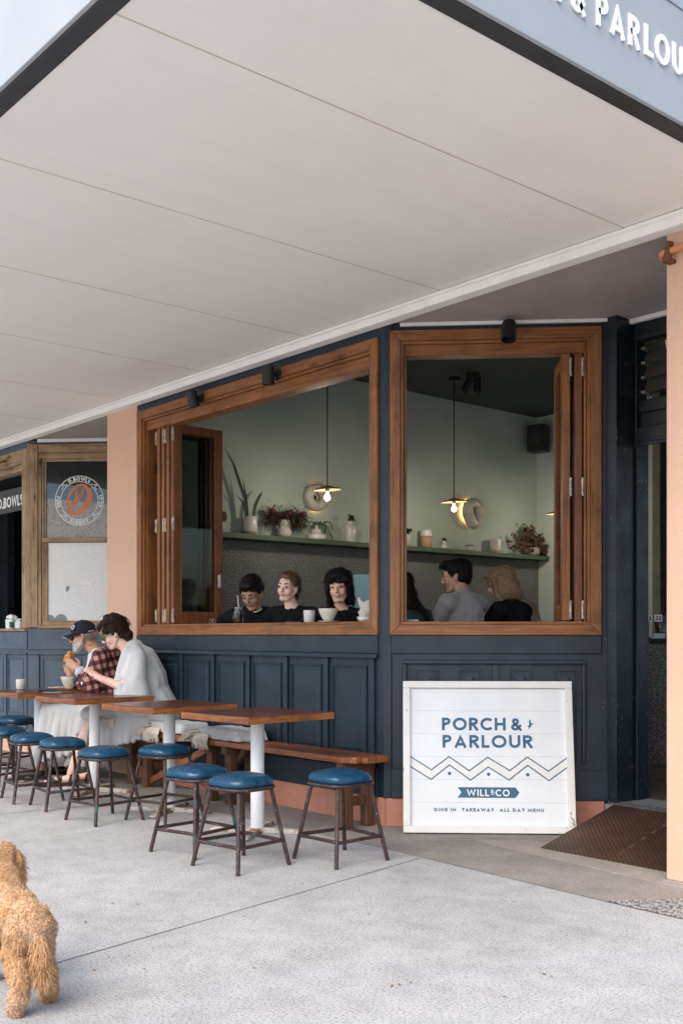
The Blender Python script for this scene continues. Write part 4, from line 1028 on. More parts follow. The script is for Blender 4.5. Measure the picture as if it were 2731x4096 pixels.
m = MB(); m.box(.06, .2, .2, .35, 0, .03); m.prism([(.09, .03), (.17, .03), (.2, .2), (.06, .2)], .22, .33, 'y'); 
for v in range(len(m.v)): m.v[v] = T(c0.x, c0.y, 1.223) @ RZ(YAW) @ m.v[v]
tag(m.build('coffee_grinder', m_black, bevel=.004), 'black funnel shaped grinder on the counter beside the pillar', 'grinder')

# ------------------------------------------------------------------ things on the window sill
ZSL = 1.341
m = MB(); m.box(-3.1, -.12, .141, .42, 1.31, 1.340); tag(m.build('window_counter', m_wx, bevel=.004), 'timber counter ledge running along the inside of the large window', 'counter ledge')
def sill(x, V=.06): X, k = pxV(x, V); return (X, V, ZSL)
t = thing('drink_jar', 'handled glass jar of dark iced drink with a white straw on the sill', 'drink', sill(954))
m = MB(); m.lathe([(0, .002), (.036, .002), (.038, .01), (.038, .095), (.030, .11), (.031, .128), (.028, .128), (.027, .11), (.035, .094), (.035, .012), (0, .008)], 24); m.build('glass', glass('drink_glass', (.9, .93, .93)), t, smooth=True)
m = MB(); m.lathe([(0, .009), (.034, .0095), (.034, .072), (0, .072)], 24); m.build('liquid', M('cola', (.05, .012, .006), .1, .3, 30), t, smooth=False)
m = MB(); m.tube([(.02, 0, .012), (-.012, 0, .22)], .0042, 8); m.build('straw', m_cer, t, smooth=True)
m = MB(); m.tube([(-.037, 0, .085), (-.058, -.01, .08), (-.062, -.01, .05), (-.052, -.01, .025), (-.037, 0, .022)], .005, 8); m.build('handle', MATS['drink_glass'], t, smooth=True)
for zz_ in (.112, .122): m = MB(); m.lathe([(.031, zz_-.003), (.033, zz_), (.031, zz_+.003)], 24); m.build('rim_thread', m_cer2, t)
t = thing('spectacles', 'thin wire spectacles lying folded on the sill beside the dark sleeved arm', 'glasses', sill(850))
for dx in (-.024, .024):
    m = MB(); m.tube([(dx + .019*math.cos(i*.5236), 0, .022 + .02*math.sin(i*.5236)) for i in range(12)], .0014, 5, closed=True); m.build('rim', m_brass, t)
m = MB(); m.tube([(-.006, 0, .025), (.006, 0, .025)], .0014, 5); m.build('bridge', m_brass, t)
def cup(x, w, h, label, V=.06, mat=m_cer, cat='cup', prof=None, name='cup', spoon=False):
    t = thing(name, label, cat, sill(x, V) if isinstance(x, (int, float)) else x)
    pr = prof or [(0, .001), (.40, .0), (.46, .05), (.5, .98), (.49, 1.0), (.46, .98), (.43, .1), (0, .07)]
    m = MB(); m.lathe([(r*w, z*h) for r, z in pr], 30); m.build('cup_body', mat, t, smooth=True); return t
cup(1237, .086, .088, 'straight white cup between the seated women on the sill')
m_bowl = M('cream_glaze', (.62, .56, .46), .35, .1, 30, 60, .1)
bpr = [(0, .02), (.2, .0), (.22, .03), (.34, .3), (.44, .65), (.5, .98), (.49, 1.0), (.47, .97), (.40, .6), (.3, .3), (0, .12)]
b_ = cup(1313, .142, .088, 'cream bowl on a saucer in front of the older woman', mat=m_bowl, cat='bowl', prof=bpr, name='bowl'); b_.location.z += .008
cup(1312, .15, .009, 'thin white saucer under the cream bowl on the sill', prof=[(0, 0), (.3, 0), (.5, .8), (.5, 1), (.3, .5), (0, .4)], cat='saucer', name='saucer')
t = thing('phone', 'small blue phone lying on the sill beside the white cup', 'phone', sill(1162)); m = MB(); m.box(-.035, .035, -.03, .06, 0, .008); m.build('phone_body', M('blue_case', (.05, .12, .22), .4), t, bevel=.003)
t = thing('cloth_bag', 'crumpled pale cloth bag resting in a dish at the right of the sill', 'bag', sill(1462, .10))
def fb(m):
    m.ell((0, 0, .05), (.055, .045, .05)); m.ell((-.03, 0, .11), (.03, .02, .045), M=RY(-.7).to_3x3()); m.ell((.03, 0, .10), (.04, .03, .05)); m.caps((-.02, 0, .06), .02, (-.065, 0, .16), .012); m.caps((.0, -.01, .08), .03, (.045, 0, .14), .012)
blob('cloth', fb, .007, knit('linen', (.52, .48, .44), 300), t, it=2, post=wrinkle(.010, 35, .003, 90))
m = MB(); m.lathe([(0, 0), (.05, 0), (.062, .035), (.058, .035), (.045, .008), (0, .006)], 24); m.build('dish', m_cer, t, smooth=True)
# ------------------------------------------------------------------ tables
m_pole = M('white_pole_paint', (.72, .74, .75), .4, .06, 8, 30, .1)
def rusty():
    m, t, b = newmat('rusty_white_base'); v = coords(t)
    k = ramp(t, noise(t, v, 9, 6, .75), [(.47, 0), (.58, 1)]).outputs[0]
    c = mixc(t, k, (.50, .48, .44), ramp(t, noise(t, v, 30, 4), [(.3, (.16, .06, .02)), (.7, (.42, .2, .07))]).outputs[0])
    t.links.new(c, b.inputs['Base Color']); b.inputs['Roughness'].default_value = .75; bump(t, b, noise(t, v, 30, 4), .5, .004); return m
m_rusty = rusty()
TZ = .765
def make_table(label, loc, rz):
    t = thing('cafe_table', label, 'table', (loc[0], loc[1], 0), rz, 'square cafe tables along the wall')
    rg = random.Random(int(loc[0]*100)); m = MB(); n = 5; w = .68/n
    for i in range(n):
        y0 = -.34 + i*w; m.box(-.34 + rg.uniform(0, .003), .34 - rg.uniform(0, .003), y0 + .0006, y0 + w - .0006, TZ - .038, TZ - rg.uniform(0, .0008))
    m.build('table_top', m_top, t, bevel=.003)
    m = MB()
    m.box(-.342, .342, -.3445, -.3405, TZ - .044, TZ - .003); m.box(-.342, .342, .3405, .3445, TZ - .044, TZ - .003)
    m.each('edge_band', m_edge, t, bevel=.0015)
    m = MB(); m.box(-.345, -.3405, -.340, .340, TZ - .044, TZ - .003); m.box(.3405, .345, -.340, .340, TZ - .044, TZ - .003); m.box(-.33, .33, -.33, .33, TZ - .046, TZ - .039)
    m.each('end_band', m_edgey, t, bevel=.0015)
    m = MB(); m.lathe([(.0435, .03), (.0435, TZ - .047)], 30); m.build('pole', m_pole, t, smooth=False)
    for p in t.children: pass
    m = MB(); m.lathe([(0, .034), (.052, .034), (.056, .026), (.056, .015), (0, .015)], 24)
    m.build('collar', m_rusty, t)
    for a in (35, 125, 215, 305):
        q = MB(); q.prism([(.03, .0), (.30, .0), (.315, .012), (.29, .026), (.03, .034)], -.027, .027, 'y'); q.v = [RZ(R(a)) @ v for v in q.v]; q.build('base_foot', m_rusty, t, bevel=.005)
    return t
m_edgey = wood('table_end', (.06, .018, .008), (.30, .11, .032), (.50, .21, .065), axis='y', rough=.3, dirt=1)
tb = [((-.33, -.79), R(3.0), 'glossy dark timber table nearest the camera, bare, with stools in front'),
      ((-1.385, -.79), R(1), 'bare dark table second from the camera, its white pole beside the fringed blankets'),
      ((-2.62, -.725), R(0), 'bare dark table in front of the woman in the grey shawl'),
      ((-3.665, -.71), R(0), 'table set with bowl, plate and cup in front of the man in the cap')]
tabs = [make_table(l, p, a) for p, a, l in tb]

# ------------------------------------------------------------------ stools
m_vinyl = M('blue_vinyl', (.004, .050, .105), .31, .18, 5, 22, .12, .004, coat=.0)
def stool_metal():
    m, t, b = newmat('chipped_stool_paint'); v = coords(t)
    oi = t.nodes.new('ShaderNodeObjectInfo')
    ad = t.nodes.new('ShaderNodeVectorMath'); ad.operation = 'ADD'; t.links.new(v, ad.inputs[0]); t.links.new(oi.outputs['Location'], ad.inputs[1]); v = ad.outputs[0]
    c = ramp(t, noise(t, v, 12, 6, .7), [(.3, (.020, .013, .013)), (.55, (.048, .025, .021)), (.72, (.085, .046, .036))]).outputs[0]
    c = mixc(t, ramp(t, noise(t, v, 8, 3, .6), [(.61, 0), (.66, .85)]).outputs[0], c, (.02, .12, .13))
    c = mixc(t, ramp(t, noise(t, coords(t, (1.3, 1.3, 1.3), (1, 2, .5)), 7, 3, .6), [(.62, 0), (.69, .6)]).outputs[0], c, (.20, .03, .06))
    c = mixc(t, ramp(t, noise(t, v, 75, 3, .7), [(.62, 0), (.68, .9)]).outputs[0], c, (.30, .27, .26))
    t.links.new(c, b.inputs['Base Color']); b.inputs['Roughness'].default_value = .42; b.inputs['Metallic'].default_value = .15
    bump(t, b, noise(t, v, 60, 4), .4, .002); return m
m_st = stool_metal()
def sq(rr, e, n=40):                          # rounded square outline
    out = []
    for i in range(n):
        a = 2*math.pi*i/n; c, s_ = math.cos(a), math.sin(a)
        k = (abs(c)**e + abs(s_)**e) ** (-1/e); out.append((rr*k*c, rr*k*s_))
    return out
def make_stool():
    t = thing('stool', 'x', 'stool', (0, 0, 0), 0, 'blue vinyl topped metal stools')
    m = MB(); n = 44; vs = []; fs = []
    rings = [(.138, .432), (.146, .438), (.153, .450), (.152, .466), (.143, .480), (.118, .493), (.080, .502), (.035, .506)]
    for q, (rr, z) in enumerate(rings):
        for (x, y) in sq(rr, 3.6 - q*.15, n):
            a = math.atan2(y, x); puck = .0055*math.sin(a*9)*math.sin(a*4+1) if 0 < q < 5 else 0
            vs.append((x*(1+puck*4), y*(1+puck*4), z + puck*.8))
    for i in range(len(rings)-1):
        for k in range(n): fs.append((i*n+k, i*n+(k+1) % n, (i+1)*n+(k+1) % n, (i+1)*n+k))
    fs.append(tuple(range(n))[::-1]); fs.append(tuple(range((len(rings)-1)*n, len(rings)*n)))
    m.add(vs, fs); m.build('seat', m_vinyl, t, smooth=True)
    m = MB(); m.tube([(x, y, .428) for x, y in sq(.154, 3.4, 36)], .0095, 8, closed=True); m.build('seat_rim', m_st, t, smooth=True)
    at = lambda sx, sy, z: (sx*(.113 + (.43-z)/.43*.072), sy*(.113 + (.43-z)/.43*.072), z)
    for sx, sy in ((1, 1), (1, -1), (-1, 1), (-1, -1)):
        m = MB(); m.tube([at(sx, sy, .425), at(sx, sy, .0)], .0118, 12); m.build('leg', m_st, t, smooth=False)
    z = .135; cs = [at(1, 1, z), at(-1, 1, z), at(-1, -1, z), at(1, -1, z)]
    for i in range(4):
        m = MB(); a, b = Vector(cs[i]), Vector(cs[(i+1) % 4]); m.tube([a, (a*.9 + b*.1) + Vector((0, 0, -.002)), (a*.1 + b*.9) + Vector((0, 0, .002)), b], .0105, 10); m.build('stretcher', m_st, t, smooth=True)
    return t
st0 = make_stool()
stools = [((-.005, 5.95), 'blue stool furthest right, standing alone past the last table', -5), ((-.545, 5.80), 'blue stool with teal patches right in front of the nearest table', 2),
    ((-.84, 6.19), 'blue stool tucked behind the teal legged one at the nearest table', 6), ((-1.20, 7.27), 'blue stool standing before the pole of the second table', 10),
    ((-1.60, 7.22), 'blue stool between the first two white poles from the left, fifth from the right', 0), ((-2.03, 7.80), 'sixth blue stool from the right, in front of the grey draped legs', -12),
    ((-2.35, 8.13), 'seventh blue stool from the right, before the leftmost white pole', -14), ((-2.75, 8.78), 'blue stool cut by the left edge of the photo, front one', 4),
    ((-3.03, 9.93), 'blue stool behind the others by the grey blue panelling at the left edge', 20), ((-3.05, 9.2), 'blue stool barely showing at the left edge between two others', 8)]
rg = random.Random(9)
for i, (p, lab, da) in enumerate(stools):
    w = camv(p[0], p[1]); o = st0 if i == 0 else copy_tree(st0)
    o.location = w; o.rotation_euler = (0, 0, R(-40.6 + 45 + da + 90*(i % 4))); o['label'] = lab
    o.scale = (1, 1, 1 + rg.uniform(-.01, .012))

# ------------------------------------------------------------------ benches
def bench(x0, x1, label, legs, cross=False, clipped=False):
    t = thing('bench', label, 'bench', ((x0+x1)/2, -.18, 0), 0, 'timber benches along the shop wall')
    m = world_mb(t); y0, y1 = -.335, -.035; n = 3; w = (y1-y0)/n
    for i in range(n):
        a, b = y0 + i*w, y0 + (i+1)*w
        xe = x1 - (.05 if clipped and i == 0 else 0)
        if clipped and i == 0: m.prism([(x0, a), (xe - .08, a), (xe, a + .06), (xe, b - .001), (x0, b - .001)], .425, .468)
        else: m.box(x0, xe, a + .001, b - .001, .425, .468)
    m.build('seat', m_bench, t, bevel=.008)
    for lx in legs:
        for yy in (-.30, -.12):
            m = world_mb(t); m.box(lx - .035, lx + .035, yy, yy + .065, 0, .424); m.build('leg', m_leg, t, bevel=.006)
        m = world_mb(t); m.box(lx - .02, lx + .02, -.234, -.121, .14, .20); m.build('rung', m_leg, t, bevel=.004)
        m = world_mb(t); m.box(lx - .034, lx + .034, -.33, -.045, .372, .4235); m.build('bearer', m_leg, t, bevel=.004)
    if cross:
        a, b = legs[0], legs[-1]
        for (p, q) in (((a + .04, .05), (b - .04, .40)), ((a + .04, .40), (b - .04, .05))):
            d = Vector((q[0]-p[0], q[1]-p[1])).normalized(); s = Vector((-d.y, d.x))*.026
            m = world_mb(t); yy = -.27 if p[1] < .2 else -.235
            m.prism([(p[0]-s.x, p[1]-s.y), (q[0]-s.x, q[1]-s.y), (q[0]+s.x, q[1]+s.y), (p[0]+s.x, p[1]+s.y)], yy, yy + .034, 'y'); m.build('brace', m_bench, t, bevel=.004)
    else:
        for lx, s in ((legs[0], 1), (legs[-1], -1)):
            m = world_mb(t); m.prism([(lx + s*.04, .30), (lx + s*.04, .36), (lx + s*.11, .42), (lx + s*.16, .42)][::s], -.24, -.20, 'y'); m.build('brace', m_leg, t, bevel=.003)
    return t
bench(-1.50, .085, 'varnished timber bench at the right with a clipped corner', (-1.38, -.075), clipped=True)
bench(-2.68, -1.515, 'timber bench with crossed braces under the folded blankets', (-2.58, -1.62), cross=True)
bench(-4.1, -2.70, 'timber bench carrying the seated couple', (-3.95, -2.83))

# ------------------------------------------------------------------ folded fringed blankets
m_bl = knit('grey_blanket', (.50, .51, .51), 260)
m_fr = M('cream_fringe', (.68, .62, .54), .95, .15, 60, 0, 0)
def blanket(x0, x1, label, rot):
    cx_ = (x0+x1)/2; t = thing('blanket', label, 'blanket', (cx_, -.20, .469), rot, 'folded grey fringed blankets')
    L = (x1-x0)/2
    def f(m):
        for i, (z, yy, ext) in enumerate(((.018, 0, 0), (.045, .004, -.02), (.068, .01, -.05))):
            for k in range(9):
                y = -.115 + k*.029 + yy
                m.caps((-L + .02*mn.noise(Vector((k*.3, i, x0))), y, z + .004*math.sin(k)), .0165, (L + ext, y, z + .004*math.sin(k*1.3)), .017, 10)
        m.caps((L - .02, -.12, .03), .03, (L - .03, .11, .034), .03, 12)
    blob('cloth', f, .008, m_bl, t, it=5, post=wrinkle(.007, 12, .002, 50))
    rr = random.Random(int(x0*10)); m = MB()
    for i in range(150):
        y = -.15 + rr.random()*.14; lay = rr.choice((.03, .05)); x = -L - .0
        ln = rr.uniform(.07, .13); dy = rr.gauss(-.03, .025)
        edge = -.138; pts = [(x + .02, y, lay), (x - ln*.4, y + dy*.5, lay - .003), (x - ln*.75, y + dy, max(.006, lay - .03)), (x - ln, y + dy*1.5, (.006 if y + dy*1.3 > edge else -.03))]
        m.tube(pts, [.0035, .0032, .003, .001], 5)
    for i in range(110):                       # fringe over the front edge
        x = -L + rr.random()*.20 - .03; ln = rr.uniform(.05, .10)
        m.tube([(x, -.11, .04), (x - .008, -.142, .034), (x + rr.gauss(-.015, .012), -.158 - rr.random()*.01, .02 - ln*.4), (x + rr.gauss(-.025, .015), -.152, .012 - ln)], [.0038, .0035, .003, .001], 5)
    m.build('fringe', m_fr, t)
blanket(-2.42, -1.96, 'folded grey blanket with cream fringe beside the third table pole', R(3))
blanket(-1.72, -1.18, 'folded grey blanket whose cream fringe hangs over the bench edge behind the nearest table', R(-2))

# ------------------------------------------------------------------ sign board
a0 = gp(1614, 3336); a1 = gp(2300, 3336); base = (a0 + a1)/2
Wd = .54; Hh = .965
dirx = (a1 - a0).normalized(); ang = math.atan2(dirx.y, dirx.x)
lean = math.asin(.185/Hh); ang -= R(2.6)
SM = T(base.x, base.y, .004) @ RZ(ang) @ RX(-lean)
sg = thing('sign_board', 'white framed cafe sign board with blue lettering leaning on the navy wall', 'sign', M=SM)
m_sw = paint('sign_white', (.74, .76, .77), chip=(.50, .48, .45), amount=.4, grime=.05, rough=.55, bst=.1)
m_sw2 = paint('sign_frame_white', (.73, .72, .68), chip=(.30, .24, .18), amount=1.15, grime=.08, rough=.6, bst=.2)
m = MB(); n = 6
for i in range(n):
    z0 = .045 + i*(Hh-.09)/n; m.box(-Wd+.04, Wd-.04, .012, .03, z0 + .0003, z0 + (Hh-.09)/n - .0003)
for q in m.each('board', m_sw, sg, bevel=.0006): pass
m = MB(); m.box(-Wd, Wd, -.012, .045, 0, .045); m.box(-Wd, Wd, -.012, .045, Hh-.045, Hh); m.box(-Wd, -Wd+.045, -.0121, .045, .0452, Hh-.0452); m.box(Wd-.045, Wd, -.0121, .045, .0452, Hh-.0452)
m.each('frame_rail', m_sw2, sg, bevel=.004)
m_ink = M('sign_blue', (.035, .115, .20), .6, .1, 12)
# board area in photo px (zoom 6): left 237..1000 at mid, y 320..985
def fx(zx, zy):                               # zoomed reading to board metres
    t_ = (zy - 320)/(988-320); xl = 234 + (241-234)*t_; xr = 974 + (1003-974)*t_
    return (-Wd+.045 + (zx-xl)/(xr-xl)*(2*Wd-.09), Hh-.045 - t_*(Hh-.09))
mpS = lambda x, y, o: (x, .0112 - o, y)
m = MB()
def line(s, xl, xr, yb, yt, t=.2, gap=.14, sp=.4):
    p = fx(xl, yb); q = fx(xr, yb); r_ = fx(xl, yt); text(m, s, r_[1]-p[1], lambda x, y, o: mpS(x + p[0], y + p[1], o), t=t, gap=gap, depth=.0012, width=q[0]-p[0], sp=sp)
line('PORCH', 389, 697, 527, 465, t=.21, gap=.13); line('&', 722, 772, 527, 467, t=.2)
line('PARLOUR', 392, 828, 612, 550, t=.21, gap=.13)
line('DINE IN', 354, 461, 919, 903, t=.25, gap=.22, sp=.5); line('TAKEAWAY', 489, 645, 919, 903, t=.25, gap=.14); line('ALL DAY MENU', 671, 884, 919, 903, t=.25, gap=.2, sp=.5)
m.build('lettering', m_ink, sg)
m = MB(); b = fx(812, 498)
pts = [(-.004, .032), (.004, .030), (.006, .012), (.012, .006), (.019, .010), (.021, .006), (.010, -.002), (.005, -.012), (-.004, -.026), (-.010, -.032), (-.006, -.018), (-.016, -.012), (-.004, -.004), (-.006, .012)]
m.prism([(b[0]+x, b[1]+y) for x, y in pts], .010, .0118, 'y'); m.build('bird_emblem', m_ink, sg)
m = MB()
up = [(238, 656), (341, 720), (425, 656), (523, 724), (611, 658), (718, 722), (801, 656), (903, 724), (990, 660)]
dn = [(238, 704), (339, 766), (427, 696), (530, 769), (614, 705), (715, 767), (803, 696), (906, 769), (991, 706)]
band = MB(); U_ = [fx(*p) for p in up]; D_ = [fx(*p) for p in dn]
vs = [(p[0], .0114, p[1]) for p in U_] + [(p[0], .0114, p[1]) for p in D_]; band.add(vs, [(i, 9+i, 10+i, i+1) for i in range(8)]); band.build('cream_band', M('cream_band', (.76, .745, .70), .6, .05), sg)
for L_ in (U_, D_): ribbon(m, L_, False, .007, mpS, .0013)
for c in ((428, 737), (616, 740), (804, 741)):
    c = fx(*c); m.prism([(c[0] + .011*math.cos(R(a)), c[1] + .011*math.sin(R(a))) for a in range(0, 360, 20)], .0100, .0112, 'y')
m.each('zigzag', m_ink, sg)
m = MB(); P_ = [fx(*p) for p in ((468, 853), (486, 828), (468, 803), (746, 803), (765, 828), (746, 853))]
m.prism(P_[::-1], .0098, .0113, 'y'); m.build('arrow_banner', m_ink, sg)
m = MB(); mpW = lambda x, y, o: (x, .0096 - o, y)
def wl(s, xl, xr, yb, yt, t=.2, gap=.16):
    p = fx(xl, yb); q = fx(xr, yb); r_ = fx(xl, yt); text(m, s, r_[1]-p[1], lambda x, y, o: mpW(x + p[0], y + p[1], o), t=t, gap=gap, depth=.0010, width=q[0]-p[0])
wl('WILL', 512, 620, 846, 813); wl('CO', 650, 719, 846, 813); wl('&', 627, 644, 832, 813, t=.18)
ribbon(m, [fx(627, 838), fx(644, 838)], False, .003, mpW, .001)
m.build('banner_lettering', m_sw, sg)
m = MB(); m.box(-Wd+.04, Wd-.04, .0315, .036, .10, .16); m.box(-Wd+.04, Wd-.04, .0315, .036, .7, .76); m.each('batten', m_leg, sg)

# ------------------------------------------------------------------ things on the left table
def ont(x, y): p = gp(x, y, TZ); return (p.x, p.y, TZ + .0006)
cup(ont(84, 2757), .084, .088, 'textured white cup alone near the left end of the set table', mat=M('rough_white_glaze', (.64, .60, .55), .5, .15, 40, 90, .6))
tb1 = ont(312, 2752)
cup((-3.60, -.46, TZ + .010), .155, .010, 'clay saucer under the large cream bowl on the set table', prof=[(0, 0), (.4, 0), (.62, .8), (.62, 1), (.4, .5), (0, .5)], mat=m_tan2, cat='saucer', name='saucer').location.z = TZ + .001
b_ = cup((-3.60, -.46, TZ + .011), .150, .106, 'large cream bowl with a spoon in front of the woman in the shawl', mat=m_bowl, cat='bowl', prof=bpr, name='bowl')
cup((-3.78, -.44, TZ + .001), .25, .016, 'flat cream plate with a crumpled napkin beyond the bowl', prof=[(0, 0), (.3, 0), (.5, .8), (.5, 1), (.3, .3), (0, .25)], mat=m_bowl, cat='plate', name='plate')
def fn(m): m.caps((-.05, 0, .012), .008, (.06, .01, .012), .006); m.caps((-.04, .02, .012), .006, (.06, -.02, .016), .008); m.caps((-.05, -.02, .01), .007, (.05, .02, .02), .005)
t = thing('napkin', 'crumpled brown paper napkin between the plate and the bowl', 'napkin', (-3.68, -.52, TZ + .006)); blob('paper', fn, .004, M('kraft', (.42, .32, .24), .9, .1), t, it=1)
for x, y, a, lab in ((190, 2765, .3, 'black phone lying on the set table near the plate'), (212, 2771, .15, 'silver edged phone at the front of the set table')):
    p = ont(x, y); t = thing('phone', lab, 'phone', p, YAW + a); m = MB(); m.box(-.075, .075, -.036, .036, 0, .009); m.build('phone_body', m_black if a > .2 else M('silver_edge', (.35, .36, .38), .3, metal=.7), t, bevel=.004)
    m = MB(); m.box(-.071, .071, -.033, .033, .0092, .0098); m.build('screen', MATS['black_glass'], t)
p = ont(118, 2766); t = thing('spectacles', 'thin black folded spectacles beside the white cup on the set table', 'glasses', p, .4)
m = MB(); m.tube([(-.06, 0, .004), (0, .02, .006), (.06, 0, .004), (.02, -.03, .004), (-.03, -.02, .004)], .0016, 5); m.build('wire', m_black, t)
# ------------------------------------------------------------------ people
def skin(name, c): return M(name, c, .55, .12, 14, 120, .1, .001, sss=.12)
m_s_fair = skin('fair_skin', (.78, .51, .41)); m_s_tan = skin('tanned_skin', (.56, .32, .21)); m_s_brown = skin('brown_skin', (.44, .25, .155)); m_s_old = skin('olive_skin', (.66, .41, .29))
m_eyew = M('eye_white', (.6, .57, .54), .3, .02, 4, 0, 0); m_iris = M('dark_iris', (.02, .015, .012), .15, .1, 4, 0, 0); m_irb = M('blue_iris', (.06, .11, .17), .15, .1, 4, 0, 0)
m_hblack = M('black_hair', (.008, .006, .006), .6, .5, 60, 200, .3, .002, spec=.22); m_hbrown = M('dark_brown_hair', (.026, .013, .008), .7, .5, 60, 200, .3, .002, spec=.22)
m_hmid = M('brown_hair', (.13, .072, .038), .6, .4, 60, 200, .3); m_hblond = M('blonde_hair', (.36, .24, .12), .55, .5, 50, 200, .3)
m_hstreak = M('blonde_streak_hair', (.30, .19, .11), .6, .4, 50, 200, .3)
m_beard = M('white_beard', (.50, .47, .44), .9, .2, 120, 300, .8, .004)
m_lip = M('lips', (.50, .24, .20), .45, .1, 30, 0, 0); m_cloth_b = M('black_cloth', (.009, .009, .011), .9, .35, 8, 120, .3, .003, spec=.12)
m_brow = m_hbrown

def headshapes(m, H, fem=False, old=False):
    def E(c, r, MM=None): m.ell(H @ Vector(c), r, 16, 10, M=H.to_3x3() @ (MM if MM is not None else Matrix.Identity(3)))
    def C(a, ra, b, rb): m.caps(H @ Vector(a), ra, H @ Vector(b), rb, 12)
    E((-.012, 0, .030), (.096, .074, .090)); E((.026, 0, .022), (.066, .064, .066))
    E((.022, 0, -.035), (.064, .058 if fem else .061, .070)); E((.045, 0, -.078), (.036, .036 if fem else .042, .030))
    E((.070 if not fem else .066, 0, -.096 if not fem else -.091), (.020, .020 if fem else .025, .017))
    for s in (-1, 1):
        E((.053, s*.032, -.027), (.030, .028, .034)); C((.000, s*.050, -.045), .018, (.055, s*.024, -.092), .016)
        C((.084 if not fem else .080, s*.010, .024), .009 if not fem else .007, (.072 if not fem else .068, s*.045, .026), .011)         # brow ridge
        E((-.004, s*.076, -.006), (.017, .007, .029), RZ(s*-.35).to_3x3()); E((.004, s*.075, -.028), (.009, .006, .011))
        E((.094, s*.010, -.030), (.010, .007, .007))
    C((.088, 0, .012), .0085, (.108, 0, -.024), .0115); E((.104, 0, -.028), (.012, .010, .009))
    E((.078, 0, -.055), (.016, .026, .014))
def make_head_details(root, body, H, iris, brow, lipm=None, lid=None, smile=False, down=False):
    def at(p): return H @ Vector(p)
    hm = H.to_3x3()
    for s in (-1, 1):
        m = MB(); m.ell(at((.0765, s*.030, .004)), (.0105, .0120, .0060 if not down else .0015), 14, 8, M=hm); e = m.build('eye', m_eyew, body, smooth=True)
        m = MB(); m.ell(at((.0858, s*.030, .0045 if not down else .001)), (.0035, .0058, .0062 if not down else .002), 12, 8, M=hm); m.build('iris', iris, e, smooth=True)
        m = MB(); pts = [at((.083 - .006*abs(q)**2 + .004, s*(.030 + q*.0145), .0125 - (.005 if not down else .007)*q*q - (0 if not down else .006))) for q in (-1, -.5, 0, .5, 1)]
        m.tube(pts, [.001, .0022, .0026, .0022, .001], 6); m.build('lash', m_hbrown, body, smooth=True)
        m = MB(); pts = [at((.0945 - .012*q*q*.9 - (.006 if q > .5 else 0), s*(.012 + q*.036), .030 + .006*math.sin(q*2.6))) for q in (0, .25, .5, .75, 1)]
        m.tube(pts, [.0025, .0042, .0042, .0035, .001], 6); m.build('eyebrow', brow, body, smooth=True)
    if lipm is not None:
        m = MB(); up = .008 if smile else .003
        m.tube([at((.0945 - .016*(q*q), q*.028, -.0520 - .002*math.cos(q*9) + up*q*q)) for q in (-1, -.6, -.25, 0, .25, .6, 1)], [.001, .0028, .0034, .0028, .0034, .0028, .001], 8)
        m.tube([at((.0945 - .015*(q*q), q*.024, -.0600 + up*q*q)) for q in (-1, -.5, 0, .5, 1)], [.001, .0036, .0044, .0036, .001], 8)
        m.build('lips', lipm, body, smooth=True)
        if smile:
            m = MB(); m.tube([at((.0985 - .020*(q*q), q*.017, -.0555 + up*q*q)) for q in (-1, -.5, 0, .5, 1)], [.0008, .002, .0024, .002, .0008], 6); m.build('teeth', m_eyew, body, smooth=True)
def handshapes(m, Hm, side=1, curl=.6, spread=.12, grip=None):
    """palm along +X from the wrist, palm facing -Z, thumb towards +Y*side"""
    def P(v): return Hm @ Vector(v)
    m.caps(P((-.01, 0, 0)), .024, P((.02, 0, 0)), .026); m.ell(P((.045, 0, 0)), (.046, .040, .016), 16, 10, M=Hm.to_3x3())
    for i, (y, L, r) in enumerate(((.029, .070, .0085), (.010, .080, .009), (-.010, .074, .0085), (-.028, .058, .0078))):
        p = Vector((.078 - abs(y)*.25, y*side, 0)); a = -.1; sp = y*side*spread*16
        for j, f in enumerate((.45, .32, .23)):
            q = p + Vector((math.cos(a)*L*f*1.02, sp*L*f*.5, math.sin(a)*L*f)); m.caps(P(p), r*(1 - .08*j), P(q), r*(1 - .08*(j+1)), 10)
            p = q; a -= curl*(.9 if j else 1.0)
    p = Vector((.012, .026*side, -.004)); dirs = ((.55, .75, -.3), (.9, .35, -.35), (.95, .05, -.4))
    for j, L in enumerate((.036, .032, .026)):
        d = Vector(dirs[j]).normalized(); d.y *= side; q = p + d*L; m.caps(P(p), .0125 - j*.0016, P(q), .0115 - j*.0016, 10); p = q
def frame_to(p, xdir, zdir):                  # matrix at p with X along xdir and Z near zdir
    x = Vector(xdir).normalized(); z = Vector(zdir); y = z.cross(x).normalized(); z = x.cross(y)
    m = Matrix.Identity(4)
    for i in range(3): m[i][0], m[i][1], m[i][2], m[i][3] = x[i], y[i], z[i], p[i]
    return m
def strands(m, H, n, fn, r0=.0012, seed=1):
    rr = random.Random(seed)
    for i in range(n):
        pts = fn(rr, i)
        pts = [H @ Vector(p) for p in pts]; m.tube(pts, [r0]*(len(pts)-1) + [r0*.3], 4, cap=False)

